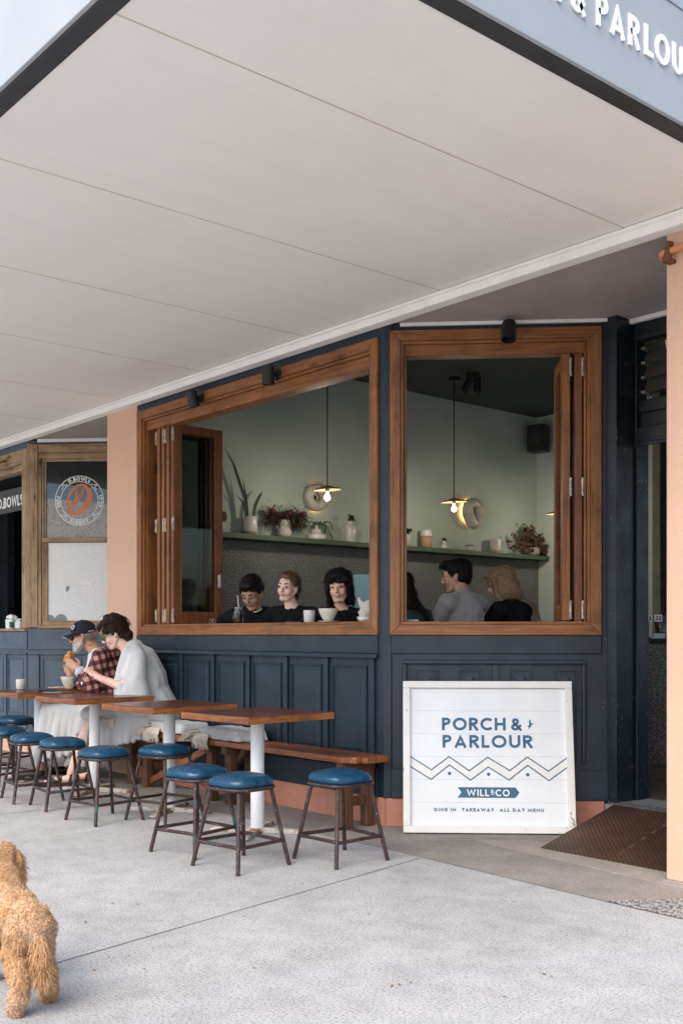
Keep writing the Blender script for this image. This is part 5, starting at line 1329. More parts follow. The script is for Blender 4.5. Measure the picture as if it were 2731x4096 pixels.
# ---------- woman in the shawl: X forward, Y to her left (towards the camera), Z up
def person(label, loc, rz): return thing('person', label, 'person', loc, rz)
PW_ = YAW + math.pi
p = px(606, 2850, 8.95)
w = person('short haired woman in green rimmed sunglasses wrapped in a grey shawl, eating from a bowl', (p.x, p.y, 0), PW_ + R(4))
HW = T(.305, 0, 1.262) @ RZ(R(4)) @ RY(R(26)) @ Matrix.Scale(1.06, 4)
wr, hn = Vector((.435, .10, .905)), Vector((.505, .06, .975))
def bw(m):
    headshapes(m, HW, True)
    m.caps((.17, 0, 1.10), .052, (.265, 0, 1.20), .048); m.caps((0, 0, .60), .13, (.10, 0, .95), .125); m.caps((.10, 0, .95), .12, (.12, 0, 1.08), .09)
    for s in (-1, 1): m.caps((.13, 0, 1.10), .05, (.12, s*.15, 1.07), .05)
    m.caps((.12, .16, 1.06), .05, (.20, .20, .82), .042); m.caps((.20, .20, .82), .042, wr, .027)
    m.caps((.12, -.16, 1.06), .05, (.13, -.21, .82), .042); m.caps((.13, -.21, .82), .042, (.30, -.06, .70), .027)
    m.caps((0, .09, .57), .09, (.47, .10, .56), .062); m.caps((.47, .10, .55), .06, (.56, .10, .34), .052); m.caps((.56, .10, .34), .05, (.645, .10, .11), .033)
    m.caps((.635, .10, .07), .034, (.79, .11, .045), .028); m.caps((.79, .11, .045), .028, (.845, .11, .035), .022)
    m.caps((0, -.09, .57), .09, (.45, -.12, .56), .062); m.caps((.45, -.12, .55), .06, (.50, -.12, .11), .034); m.caps((.49, -.12, .07), .034, (.66, -.13, .04), .026)
    handshapes(m, frame_to(wr, (.75, -.25, .60), (-.35, .5, .75)), -1, .75, .1)
    handshapes(m, frame_to(Vector((.30, -.06, .70)), (.9, .3, -.1), (0, 0, 1)), 1, .5)
wb = blob('body', bw, .0052, m_s_fair, w, it=3)
make_head_details(w, wb, HW, m_iris, m_hbrown, m_lip)
def tee(m):
    m.caps((.08, 0, .70), .145, (.15, 0, .95), .138); m.caps((.15, 0, .95), .135, (.15, 0, 1.05), .11)
    for s in (-1, 1): m.caps((.13, 0, 1.07), .06, (.12, s*.16, 1.06), .062)
    m.caps((.12, -.16, 1.05), .064, (.18, -.18, .92), .062); m.caps((.12, .16, 1.05), .064, (.17, .19, .92), .062)
ts = blob('t_shirt', tee, .009, M('white_tee', (.68, .66, .68), .9, .05, 6, 60, .2), w, it=3)
from mathutils.bvhtree import BVHTree
tsb = BVHTree.FromPolygons([v.co for v in ts.data.vertices], [tuple(p.vertices) for p in ts.data.polygons])
m = MB(); rr = random.Random(4)
for i in range(34):
    z = .78 + rr.random()*.24; x = rr.uniform(.225, .265); hit = tsb.ray_cast(Vector((x, .6, z)), Vector((0, -1, 0)))
    if hit[0]:
        c = hit[0]; L_ = rr.uniform(.006, .014); a = rr.uniform(0, 3.1); u = Vector((math.cos(a), 0, math.sin(a))); n_ = hit[1]; s_ = u.cross(n_).normalized(); u = n_.cross(s_).normalized(); c = c + n_*.0015
        m.add([c + u*L_ + s_*.003, c - u*L_ + s_*.003, c - u*L_ - s_*.003, c + u*L_ - s_*.003], [(0, 1, 2, 3)])
m.build('green_print', M('green_print', (.02, .25, .15), .8), ts)
def shawl(m):                                 # wrapped over back, shoulders and near arm, open at the front
    m.caps((.05, 0, .62), .20, (.045, 0, .85), .19); m.caps((.045, 0, .85), .185, (.09, 0, 1.02), .15); m.caps((.09, 0, 1.02), .13, (.14, 0, 1.12), .095)
    m.ell((.145, .0, 1.135), (.085, .10, .062), M=RY(.5).to_3x3())
    m.caps((.13, .03, 1.15), .05, (.10, .17, 1.07), .075); m.caps((.13, -.03, 1.15), .05, (.11, -.17, 1.07), .072)
    m.caps((.10, .18, 1.05), .078, (.10, .25, .86), .085); m.caps((.10, .25, .86), .085, (.03, .24, .66), .10); m.caps((.03, .24, .68), .09, (-.12, .20, .58), .09)
    m.caps((.10, -.18, 1.05), .075, (.18, -.22, .85), .075); m.caps((.0, 0, .72), .19, (-.10, .05, .60), .16)
    m.caps((.10, .24, .86), .06, (.22, .22, .70), .075); m.caps((.22, .22, .70), .07, (.05, .24, .66), .08)
    for a, b in (((.20, .10, 1.12), (.26, .16, .86)), ((.26, .16, .86), (.285, .17, .68)), ((.185, .12, 1.13), (.21, .20, .90))): m.caps(a, .026, b, .03)     # rolled front edge
    m.caps((.22, .24, .84), .03, (.26, .22, .66), .035)
m_sh = knit('shawl_wool', (.56, .575, .575), 240)
blob('shawl', shawl, .010, m_sh, w, it=8, post=wrinkle(.020, 6, .006, 16, (1, 1, .35)))
def skirt(m):                                 # the wrap over the lap hanging before the bench
    for k in range(-2, 3):
        m.caps((-.05, k*.075, .60), .095, (.30, k*.075, .605), .08); m.caps((.30, k*.075, .60), .08, (.50, k*.07, .60), .065)
    for k in range(0, 8):                     # near side fall
        x = -.0 + k*.05; zb = .40 + .012*math.sin(k*2.1) - .10*max(0, (k-2)/6)
        m.caps((x, .20, .56), .055, (x + .02, .235 + .012*math.sin(k*2.3), zb), .022)
    for k in range(0, 7):                     # over the knees, far side
        y = -.24 + k*.045; m.caps((.50, y, .58), .06, (.60 + .02*math.sin(k*1.7), y, .33 + .02*k), .024)
    for k in range(0, 6):
        m.caps((.42 + k*.02, -.20, .56), .06, (.5 + k*.05, -.28, .14), .03)
blob('lap_wrap', skirt, .011, m_sh, w, it=5, post=wrinkle(.010, 7, .004, 20, (1, 1, .4)))
m = MB(); rr = random.Random(6)
for i in range(110):
    x = .27 + rr.random()*.13; z = .60 - rr.random()*.03; m.tube([(x, .235, z), (x + rr.gauss(0, .006), .262, z - .03), (x + rr.gauss(.0, .012), .262, z - .06 - rr.random()*.03)], [.003, .003, .001], 4)
for i in range(90):
    z = .52 - rr.random()*.26; x = .47 + (.52 - z)*.15; m.tube([(x, .19, z), (x + .012, .215, z - .015), (x + rr.gauss(.03, .008), .22, z - .035 - rr.random()*.03)], [.003, .003, .001], 4)
m.build('fringe', m_fr, w)
# sandals
for s, (x, y) in ((1, (.75, .105)), (-1, (.58, -.125))):
    m = MB(); m.prism([(x-.15, y-.035), (x-.08, y-.042), (x+.07, y-.048), (x+.125, y-.03), (x+.135, y), (x+.12, y+.032), (x+.06, y+.046), (x-.08, y+.036), (x-.15, y+.03)], .002, .022); sn = m.build('sandal', M('sandal_tan', (.16, .085, .06), .7), w, bevel=.004)
    for dx, h in ((.05, .068), (-.02, .085), (-.10, .115)):
        m = MB(); m.tube([(x+dx, y-.046, .015), (x+dx-.01, y-.030, h*.8), (x+dx-.015, y, h), (x+dx-.01, y+.032, h*.8), (x+dx, y+.046, .015)], .009, 8); m.build('strap', m_black, sn, smooth=True)
def hairw(m):
    H = HW
    def E(c, r, MM=None): m.ell(H @ Vector(c), r, 16, 10, M=H.to_3x3() @ (MM if MM is not None else Matrix.Identity(3)))
    E((-.020, 0, .052), (.110, .086, .088)); E((-.06, 0, .01), (.070, .080, .085)); E((-.085, 0, -.055), (.045, .060, .055)); E((.045, 0, .085), (.06, .066, .04)); E((-.02, 0, .10), (.085, .07, .06))
    for s in (-1, 1): E((.030, s*.064, .052), (.05, .02, .045)); E((.0, s*.074, .015), (.028, .014, .03))
blob('hair', hairw, .006, m_hbrown, w, it=2, post=wrinkle(.010, 22, .006, 60))
def hs(r, i):
    a = r.uniform(0, 6.28); el = r.uniform(-.3, 1.5); c = Vector((-.025, 0, .045)); d = Vector((math.cos(a)*math.cos(el), math.sin(a)*math.cos(el), math.sin(el)))
    if d.x > .3 and d.z < .35: d.z = .6
    s0 = c + Vector((d.x*.100, d.y*.082, d.z*.086)); L = r.uniform(.02, .042); sw = Vector((-.6 if d.x < .4 else .7, d.y*.3, -.7 + .3*d.z)) + d*.22
    return [s0, s0 + sw*L*.5 + d*.01, s0 + sw*L + Vector((0, 0, -.004))]
m = MB(); strands(m, HW, 700, hs, .0013, 3); m.build('loose_hair', m_hbrown, w)
def hf(r, i):
    y = r.uniform(-.06, .075); s0 = Vector((.075 - abs(y)*.35, y, .088)); return [s0, s0 + Vector((.026, 0, -.03)), s0 + Vector((.03 + r.gauss(0, .004), r.gauss(0, .006), -.062 - r.random()*.02))]
m = MB(); strands(m, HW, 130, hf, .0022, 5); m.build('fringe_streaks', m_hstreak, w)
m = MB(); strands(m, HW, 7, lambda r, i: [(-.03, 0, .13), (-.03 + r.gauss(0, .02), r.gauss(0, .01), .16), (.01 + i*.012, 0, .185 - i*.004)], .0008, 8); m.build('fly_away_hair', m_hbrown, w)
m = MB()
for s in (-1, 1):
    pts = [HW @ Vector(q) for q in ((.093, s*.050, .008), (.085, s*.066, .010), (.03, s*.080, .010), (.0, s*.082, .006))]; m.tube(pts, [.006, .0055, .0045, .003], 6)
for s in (-1, 1): m.tube([HW @ Vector((.101 - .012*abs(math.cos(a))*0, s*.030 + .023*math.cos(a), .004 + .018*math.sin(a))) for a in [i*.5236 for i in range(12)]], .003, 5, closed=True)
m.build('sunglasses', M('green_plastic', (.0, .28, .13), .3, .05), w, smooth=True)
m = MB()
for s in (-1, 1): m.ell(HW @ Vector((.100, s*.030, .004)), (.004, .022, .017), 14, 8, M=HW.to_3x3())
m.each('lens', M('brown_lens', (.03, .018, .012), .1), w, smooth=True)
m = MB(); m.tube([Vector((.50, .045, .985)), Vector((.535, .035, .93)), Vector((.56, .03, .86))], .003, 6); m.ell((.565, .03, .845), (.012, .009, .018)); m.build('spoon', M('steel', (.6, .6, .58), .3, metal=1), w, smooth=True)
m = MB(); m.ell((.352, .128, .875), (.012, .010, .008)); m.build('wrist_tattoo', m_black, w, smooth=True)

# ---------- man in the cap
p = px(432, 2835, 9.38)
a_ = person('bearded man in a navy cap and plaid shirt holding a burger with both hands', (p.x, p.y, 0), PW_ + R(2))
HM = T(.215, 0, 1.235) @ RZ(R(3)) @ RY(R(9)) @ Matrix.Scale(1.06, 4)
lw, lh = Vector((.245, .075, .955)), Vector((.32, .04, 1.02)); rw = Vector((.345, -.07, .90))
def bm_(m):
    headshapes(m, HM)
    m.caps((.06, 0, 1.06), .062, (.16, 0, 1.17), .058); m.caps((0, 0, .60), .14, (.03, 0, .92), .14); m.caps((.03, 0, .92), .13, (.03, 0, 1.05), .10)
    for s in (-1, 1): m.caps((.03, 0, 1.07), .06, (.02, s*.18, 1.05), .06)
    m.caps((.02, .19, 1.04), .055, (.10, .23, .82), .045); m.caps((.10, .23, .82), .045, lw, .031)
    m.caps((.02, -.19, 1.04), .055, (.24, -.20, .82), .045); m.caps((.24, -.20, .82), .045, rw, .031)
    for s in (-1, 1): m.caps((0, s*.09, .57), .09, (.44, s*.13, .56), .065); m.caps((.44, s*.13, .56), .06, (.46 + .1*s, s*.13, .10), .036); m.caps((.45 + .1*s, s*.13, .06), .036, (.63 + .1*s, s*.14, .035), .028)
    handshapes(m, frame_to(lw, (.80, -.12, .58), (.15, .9, .35)), -1, .62, .14)
    handshapes(m, frame_to(rw, (.25, .10, .96), (.25, -.97, .05)), 1, .62, .14)
mb_ = blob('body', bm_, .0055, m_s_tan, a_, it=3)
make_head_details(a_, mb_, HM, m_iris, m_beard, m_lip)
def tw(m): m.caps((.03, 0, .62), .17, (.055, 0, .90), .155); m.caps((.055, 0, .90), .15, (.075, 0, 1.04), .105); m.caps((.1, .0, 1.08), .05, (.09, .05, 1.10), .04)
blob('t_shirt', tw, .009, M('white_tee_man', (.70, .70, .74), .9, .05, 6, 60, .2), a_, it=3)
def plaid():
    m, t, b = newmat('plaid_flannel'); 
    c = t.nodes.new('ShaderNodeTexCoord'); sep = t.nodes.new('ShaderNodeSeparateXYZ')
    mp_ = t.nodes.new('ShaderNodeMapping'); mp_.inputs['Rotation'].default_value = (0, R(-14), R(20)); t.links.new(c.outputs['Object'], mp_.inputs[0]); t.links.new(mp_.outputs[0], sep.inputs[0])
    def band(sock, f, ph):
        a = t.nodes.new('ShaderNodeMath'); a.operation = 'MULTIPLY_ADD'; a.inputs[1].default_value = f; a.inputs[2].default_value = ph; t.links.new(sock, a.inputs[0])
        q = t.nodes.new('ShaderNodeMath'); q.operation = 'FRACT'; t.links.new(a.outputs[0], q.inputs[0])
        return ramp(t, q.outputs[0], [(.0, 0), (.46, 0), (.50, 1), (.96, 1), (1.0, 0)]).outputs[0]
    ad = t.nodes.new('ShaderNodeMath'); ad.operation = 'ADD'; t.links.new(sep.outputs[0], ad.inputs[0]); t.links.new(sep.outputs[1], ad.inputs[1])
    h = band(ad.outputs[0], 12, 0); v = band(sep.outputs[2], 13, .3)
    col = mixc(t, h, (.035, .010, .013), (.15, .035, .035)); col = mixc(t, v, col, mixc(t, h, (.15, .04, .04), (.42, .26, .20)))
    t.links.new(col, b.inputs['Base Color']); b.inputs['Roughness'].default_value = .95; bump(t, b, noise(t, coords(t), 120, 3), .3, .002); return m
m_pl = plaid()
def shirt(m):
    for s in (-1, 1):
        m.caps((-.02, s*.075, .66), .135, (-.01, s*.08, .95), .125); m.caps((-.01, s*.08, .95), .12, (.01, s*.10, 1.04), .085); m.caps((.03, s*.05, 1.09), .055, (.02, s*.18, 1.06), .075)
        m.caps((.10, s*.13, .66), .06, (.11, s*.13, .92), .055); m.caps((.11, s*.13, .92), .055, (.07, s*.09, 1.09), .04)
    m.caps((.02, .19, 1.05), .078, (.10, .24, .82), .070); m.caps((.10, .24, .82), .070, (.20, .11, .915), .052)
    m.caps((.02, -.19, 1.05), .078, (.24, -.21, .82), .070); m.caps((.24, -.21, .82), .068, (.325, -.10, .865), .05)
    m.caps((.06, .24, .80), .055, (.20, .14, .82), .05); m.caps((-.05, 0, 1.08), .07, (.0, 0, 1.10), .06)
    m.caps((.24, -.21, .80), .05, (.34, -.11, .83), .045)
blob('plaid_shirt', shirt, .009, m_pl, a_, it=3, post=wrinkle(.010, 12, .004, 30))
m = MB(); m.tube([Vector((.195, .115, .91)), Vector((.228, .088, .94))], [.052, .050], 16); m.build('cuff', M('pale_blue_cuff', (.50, .56, .68), .9, .1), a_, smooth=True)
m = MB(); m.tube([Vector((.318, -.105, .855)), Vector((.338, -.08, .885))], [.054, .054], 16); m.build('cuff', M('denim_cuff', (.12, .18, .30), .9, .2), a_, smooth=True)
def cap_(m):
    H = HM
    def E(c, r, MM=None): m.ell(H @ Vector(c), r, 20, 12, M=H.to_3x3() @ (MM if MM is not None else Matrix.Identity(3)))
    E((-.010, 0, .062), (.104, .084, .076)); E((-.008, 0, .040), (.106, .086, .040)); E((-.01, 0, .137), (.008, .008, .006))
cp = blob('cap', cap_, .006, M('navy_cap', (.012, .012, .022), .85, .2, 20, 150, .2), a_, it=2)
m = MB(); n = 12; vs = []; th = .0035
for dz in (0, -th):
    for i in range(n+1):
        y = -.072 + i*.012; vs.append(HM @ Vector((.078 - abs(y)*abs(y)*3.2, y, .045 - y*y*2.2 + dz)))
    for i in range(n+1):
        y = -.072 + i*.012; vs.append(HM @ Vector((.168 - y*y*9.5, y*.98, .026 - y*y*4.2 + dz)))
k = n+1; fs = []
for i in range(n): fs += [(i, k+i, k+i+1, i+1), (2*k+i, 2*k+i+1, 3*k+i+1, 3*k+i), (k+i, 3*k+i, 3*k+i+1, k+i+1), (i, i+1, 2*k+i+1, 2*k+i)]
m.add(vs, fs); m.build('brim', MATS['navy_cap'], cp, smooth=True)
m = MB(); m.tube([vs[k+i] + Vector((.001, 0, 0)) for i in range(n+1)], .0022, 5); m.build('brim_piping', m_cer, cp, smooth=True)
HH = HM @ T(.055, .065, .085) @ RZ(R(50)) @ RY(R(-25))
m = MB(); m.lathe([(0, 0), (.022, 0), (.022, .001)], 20); m.v = [HH @ RY(R(90)) @ T(0, 0, .006) @ v for v in m.v]; em = m.build('emblem', M('pale_blue_patch', (.30, .52, .68), .7, .1), cp)
m = MB()
for a, b in (((-.012, -.012), (.0, .013)), ((.0, .013), (.012, -.010)), ((-.013, -.002), (.012, .0)), ((-.01, .006), (.006, -.012))): ribbon(m, [a, b], False, .006, lambda x, y, o: HH @ Vector((.0078 + o, x, y)), .0008)
m.build('emblem_mark', M('red_thread', (.62, .10, .07), .7), cp)
m = MB()
def mpc(x, y, o):
    a = R(118) + (x)/.090; return HM @ Vector((-.010 + (.107 + o)*math.cos(a)*1.0, (.0895 + o)*math.sin(a), .030 + y))
text(m, 'ZONE 13', .011, lambda x, y, o: mpc(x, y, o), t=.24, gap=.1, depth=.0015, sp=.3); m.build('cap_lettering', m_cer, cp)
m = MB()
for s in (-1, 1):
    m.tube([HM @ Vector(q) for q in ((.088, s*.040, .014), (.075, s*.062, .016), (.03, s*.078, .014), (.0, s*.080, .010))], [.008, .0075, .006, .004], 6)
m.each('sunglasses', m_black, a_, smooth=True)
m = MB()
for s in (-1, 1): m.ell(HM @ Vector((.088, s*.038, .006)), (.014, .036, .025), 14, 8, M=HM.to_3x3() @ RZ(s*.35).to_3x3())
m.each('lens', MATS['black_glass'], a_, smooth=True)
m = MB(); m.tube([HM @ Vector(q) for q in ((.0, .082, .008), (-.01, .088, -.03), (-.03, .088, -.07), (-.07, .06, -.085))], .0018, 5); m.build('glasses_cord', m_black, a_, smooth=True)
def beard(m):
    H = HM
    def E(c, r): m.ell(H @ Vector(c), r, 14, 8, M=H.to_3x3())
    for s in (-1, 1): E((.040, s*.043, -.066), (.036, .024, .034))
    E((.062, 0, -.098), (.038, .038, .034)); E((.070, 0, -.080), (.028, .034, .018))
    for s in (-1, 1): m.caps(H @ Vector((.008, s*.064, -.035)), .011, H @ Vector((.022, s*.058, -.075)), .018); m.caps(H @ Vector((.022, s*.056, -.075)), .020, H @ Vector((.060, s*.026, -.100)), .024); m.caps(H @ Vector((.090, s*.006, -.044)), .007, H @ Vector((.074, s*.032, -.066)), .008)
blob('beard', beard, .005, m_beard, a_, it=1, post=wrinkle(.006, 60, .003, 140))
def hb(r, i):
    s = r.choice((-1, 1)); t_ = r.random(); b = Vector((.012 + .06*t_, s*(.070 - .055*t_*t_), -.05 - .055*t_)); d = Vector((.3, s*.5*(1-t_), -.8)); return [b, b + d*.012, b + d*(.022 + r.random()*.012) + Vector((r.gauss(0, .003), 0, 0))]
m = MB(); strands(m, HM, 260, hb, .0013, 12); m.build('beard_hair', m_beard, a_)
def hg(r, i):
    s = r.choice((-1, 1)); z = r.uniform(-.05, .01); x = r.uniform(-.09, -.02); y = s*.080*math.sqrt(max(0, 1 - ((x+.01)/.1)**2)); return [(x, y, z + .02), (x - .004, y*1.04, z)]
m = MB(); strands(m, HM, 160, hg, .002, 13); m.build('short_grey_hair', M('grey_hair', (.25, .24, .23), .8, .3, 40), a_)
def burg(m): m.ell((.34, -.02, 1.055), (.045, .05, .032), M=RY(.5).to_3x3()); m.ell((.345, -.02, 1.03), (.045, .05, .025)); m.ell((.33, -.01, 1.085), (.03, .03, .02))
bg_ = blob('burger', burg, .005, M('crispy_orange', (.62, .26, .06), .7, .35, 50, 120, .8, .004), a_, it=0, post=wrinkle(.010, 50, .005, 130))
bg_.parent = None; bg_.matrix_basis = wm(a_); tag(bg_, 'bitten crispy orange burger held up in the bearded man\'s hands', 'burger')
KIDS[a_.name].remove(bg_)
def lap(m):                                   # grey blanket over both laps
    for k in range(8):
        y = -.24 + k*.065; m.caps((.10, y, .60), .085, (.46, y, .605 - .015*math.sin(k*1.9)), .072)
        m.caps((.46, y, .60), .070, (.54 + .035*math.sin(k*1.5), y, .40), .045); m.caps((.54 + .035*math.sin(k*1.5), y, .40), .042, (.57 + .05*math.sin(k*1.4 + .4), y + .01, .17), .03)
    for k in range(7): m.caps((.12 + k*.06, .24, .58), .05, (.16 + k*.065, .28 + .02*math.sin(k*2), .28 - .02*k), .026)
blob('lap_blanket', lap, .011, m_sh, a_, it=5, post=wrinkle(.014, 6, .005, 18, (1, 1, .35)))
m = MB(); m.box(.36, .385, .315, .318, .33, .37); m.build('care_label', m_cer, a_)
for s, (x, y) in ((1, (.66, .135)), (-1, (.46, -.135))):
    def sh(m, x=x, y=y): m.caps((x-.11, y, .05), .042, (x+.07, y, .04), .036); m.caps((x+.07, y, .04), .036, (x+.11, y, .035), .03)
    blob('shoe', sh, .007, m_black, a_, it=2)
m = MB(); m.tube([(.17, .03, .98), (.19, .045, .965), (.195, .05, .93), (.18, .06, .92), (.172, .045, .95)], .0016, 5); m.build('hanging_glasses', m_brass, a_)

# ---------- figures inside, seen from the chest up.  X towards where they look
def insider(label, pxl, k, face_ang, H, fill, skinm, cloth, fcloth, vox=.0055):
    o = px(pxl[0], pxl[1], k); t = person(label, (o.x, o.y, 0), YAW + face_ang); return t
def torso(m, c, lean=0, sw=.19, low=.35):
    """c = base of the neck"""
    x, y, z = c; m.caps((x - lean, y, z - low), .13, (x - .02, y, z - .13), .135); m.caps((x - .02, y, z - .13), .13, (x, y, z - .04), .085)
    for s in (-1, 1): m.caps((x, y, z - .045), .055, (x - .01, y + s*(sw - .02), z - .075), .062)
def build_insider(label, pxx, pyy, k, ang, yaw_, pitch, roll, sk, hair, hairf, armsf, clothm, iris, lips, smile=False, down=False, fem=False, sc=1.0, neck=(-.05, 0, -.15), lowlen=.42, browm=None, hdir=None, hlift=.12, hlen=None):
    o = px(pxx, pyy, k)                        # centre of the head
    t = person(label, (o.x, o.y, o.z), YAW + ang)
    H = RZ(yaw_) @ RY(pitch) @ RX(roll) @ Matrix.Scale(sc, 4)
    nb_ = Vector(neck)
    def f(m):
        headshapes(m, H, fem); m.caps(H @ Vector((-.02, 0, -.06)), .050 if not fem else .043, nb_, .056 if not fem else .050)
        torso(m, nb_, low=lowlen); armsf(m, nb_, 0)
    b = blob('body', f, .0055, sk, t, it=5)
    make_head_details(t, b, H, iris, browm or hair, lips, smile=smile, down=down)
    def g(m):
        x, y, z = nb_; m.caps((x, y, z - lowlen), .152, (x - .02, y, z - .14), .155); m.caps((x - .02, y, z - .14), .15, (x - .005, y, z - .055), .095)
        for s in (-1, 1): m.caps((x - .005, y, z - .045), .066, (x - .01, y + s*.18, z - .08), .078)
        armsf(m, nb_, .016)
    blob('jumper', g, .009, clothm, t, it=4, post=wrinkle(.010, 10, .004, 30))
    def h(m): hairf(m, H)
    hb_ = blob('hair', h, .006, hair, t, it=2, post=wrinkle(.005, 25, .003, 70))
    fuzz(hb_, 1900, hlen or (.028 if not fem else .045), hair, t, H.to_3x3() @ Vector(hdir or ((-.6, 0, -.7) if not fem else (-.35, 0, -1))), lift=hlift, r=.0009, seed=int(pxx))
    return t, H, b
def fuzz(src, n, L, mat, parent, dirv=(-.5, 0, -1), lift=.18, r=.0011, seed=1, name='hair_strands', center=None):
    rr = random.Random(seed); me = src.data; me.update(); pol = me.polygons; m = MB(); D0 = Vector(dirv).normalized()
    for pi in rr.choices(range(len(pol)), [p.area for p in pol], k=n):
        p = pol[pi]; nn = p.normal.normalized(); c = p.center
        d = D0 + Vector((rr.gauss(0, .22), rr.gauss(0, .22), rr.gauss(0, .22))); d = d - nn*d.dot(nn)
        if d.length < .1: continue
        d = (d.normalized() + nn*lift*rr.uniform(.3, 1.4)).normalized(); ln = L*rr.uniform(.6, 1.3)
        m.tube([c - nn*.002, c + d*ln*.5 + nn*.002, c + d*ln - nn*.001], [r, r, r*.3], 3, cap=False)
    o = m.build(name, mat, parent, smooth=True); return o
def arms(spec):
    def f(m, nb_, fat):
        for s, el, wr_, hd, side, up in spec:
            sh_ = nb_ + Vector((-.01, s*.18, -.075)); m.caps(sh_, .055 + fat, el, .045 + fat); 
            if fat: m.caps(el, .045 + fat, Vector(el).lerp(Vector(wr_), .93), .032 + fat*.8)
            else: m.caps(el, .045, wr_, .028); handshapes(m, frame_to(Vector(wr_), hd, up), side, .55)
    return f
def Ef(m, H):
    return lambda c, r, MM=None: m.ell(H @ Vector(c), r, 16, 10, M=H.to_3x3() @ (MM if MM is not None else Matrix.Identity(3)))
# toward-camera direction is angle -90deg from YAW; image-left is 180deg
CAMDIR = -math.pi/2
def h1(m, H):
    E = Ef(m, H); E((-.020, 0, .058), (.103, .083, .080)); E((-.05, 0, .02), (.068, .078, .075)); E((.035, 0, .088), (.052, .060, .036)); E((-.01, 0, .095), (.07, .062, .045))
    for s in (-1, 1): E((.012, s*.070, .035), (.030, .014, .035))
t, H, b = build_insider('young man with short black hair looking down at a phone behind the sill', 1008, 2372, 8.62, CAMDIR + R(-12), R(-8), R(32), R(0), m_s_brown, m_hblack, h1,
    arms(((1, (.10, .30, -.34), (.26, .10, -.33), (.6, -.8, .1), -1, (0, 0, 1)), (-1, (-.24, -.31, -.22), (.0, -.24, -.27), (.5, .8, .1), 1, (0, 0, 1)))), m_cloth_b, m_iris, M('brown_lips', (.25, .10, .08), .5), down=True, sc=1.08, neck=(-.09, 0, -.115), browm=m_hblack)
m = MB(); m.tube([(-.045 + .066*math.cos(a), .066*math.sin(a), -.128 - .028*math.cos(a)) for a in [.3 + i*.12 for i in range(12)]], .007, 8); m.build('tee_collar', m_cer, t, smooth=True)
m = MB(); m.box(.22, .30, -.035, .035, -.305, -.297); m.build('phone', m_black, t, bevel=.003)
def h2(m, H):
    E = Ef(m, H); E((-.024, 0, .050), (.100, .080, .080)); E((-.05, 0, .02), (.070, .078, .078)); E((.025, 0, .090), (.048, .052, .024)); E((-.115, 0, -.02), (.045, .05, .05)); E((-.125, 0, -.065), (.03, .035, .04))
    for s in (-1, 1): E((.0, s*.070, .040), (.040, .012, .035))
t, H, b = build_insider('fair woman with brown hair tied back, smiling slightly behind the sill', 1152, 2350, 8.30, CAMDIR + R(-26), R(0), R(4), R(-6), m_s_fair, m_hmid, h2,
    arms(((1, (.06, .22, -.36), (.22, .05, -.38), (.6, -.7, .1), -1, (0, 0, 1)), (-1, (.08, -.24, -.36), (.24, -.08, -.38), (.5, .8, .1), 1, (0, 0, 1)))), m_cloth_b, m_irb, m_lip, fem=True, sc=.97, neck=(-.055, 0, -.145), smile=False, hdir=(-1, 0, -.25), hlift=.04, hlen=.04)
m = MB(); m.ell(H @ Vector((.0, .083, -.036)), .004); m.ell(H @ Vector((.0, -.083, -.036)), .004); m.each('earring', m_brass, t, smooth=True)
def h3(m, H):
    E = Ef(m, H); E((-.024, 0, .062), (.118, .102, .092)); E((-.06, 0, -.02), (.085, .098, .10)); E((.05, 0, .092), (.058, .070, .036))
    for s in (-1, 1): E((.000, s*.082, -.01), (.048, .024, .075)); E((-.02, s*.080, -.085), (.04, .026, .055)); E((.062, s*.05, .075), (.03, .03, .03))
    E((-.06, 0, -.09), (.06, .075, .05))
t, H, b = build_insider('older woman with thick black bobbed hair smiling over a cream bowl', 1356, 2352, 7.95, CAMDIR + R(-10), R(-2), R(3), R(5), m_s_old, m_hblack, h3,
    arms(((1, (.06, .24, -.34), (.20, .08, -.36), (.6, -.7, .1), -1, (0, 0, 1)), (-1, (.06, -.27, -.30), (.22, -.14, -.35), (.6, .6, .1), 1, (0, 0, 1)))), m_cloth_b, m_iris, m_lip, smile=True, fem=True, sc=1.0, neck=(-.055, 0, -.145), hdir=(-.15, 0, -1), hlift=.05)
def hs3(r, i):
    s = r.choice((-1, 1)); y = r.uniform(.0, .075)*s; b0 = Vector((.085 - abs(y)*.3, y, .098)); return [b0, b0 + Vector((.016, s*.008, -.028)), b0 + Vector((.012, s*(.018 + abs(y)*.2), -.052))]
m = MB(); strands(m, H, 120, hs3, .0022, 22); m.build('fringe_hair', m_hblack, t)
# pale blue chair behind her
o = px(1462, 2350, 8.6); t = thing('blue_chair', 'pale blue rounded chair back beside the older woman', 'chair', (o.x, o.y, 1.0), YAW)
m = MB(); m.prism([(.17*math.copysign(abs(math.cos(R(a)))**.45, math.cos(R(a))), .42 + .32*math.copysign(abs(math.sin(R(a)))**.6, math.sin(R(a)))) for a in range(0, 360, 12)], -.03, .03, 'y'); m.build('backrest', M('pale_blue_vinyl', (.25, .45, .50), .5, .08), t, smooth=False, bevel=.02, segs=3)
m = MB(); m.box(-.17, .17, -.2, .2, .06, .10); m.build('seat', MATS['pale_blue_vinyl'], t, bevel=.02)
for sx in (-1, 1):
    for sy in (-1, 1): m = MB(); m.tube([(sx*.14, sy*.16, .06), (sx*.18, sy*.19, -.82)], .011, 8); m.build('leg', m_black, t)

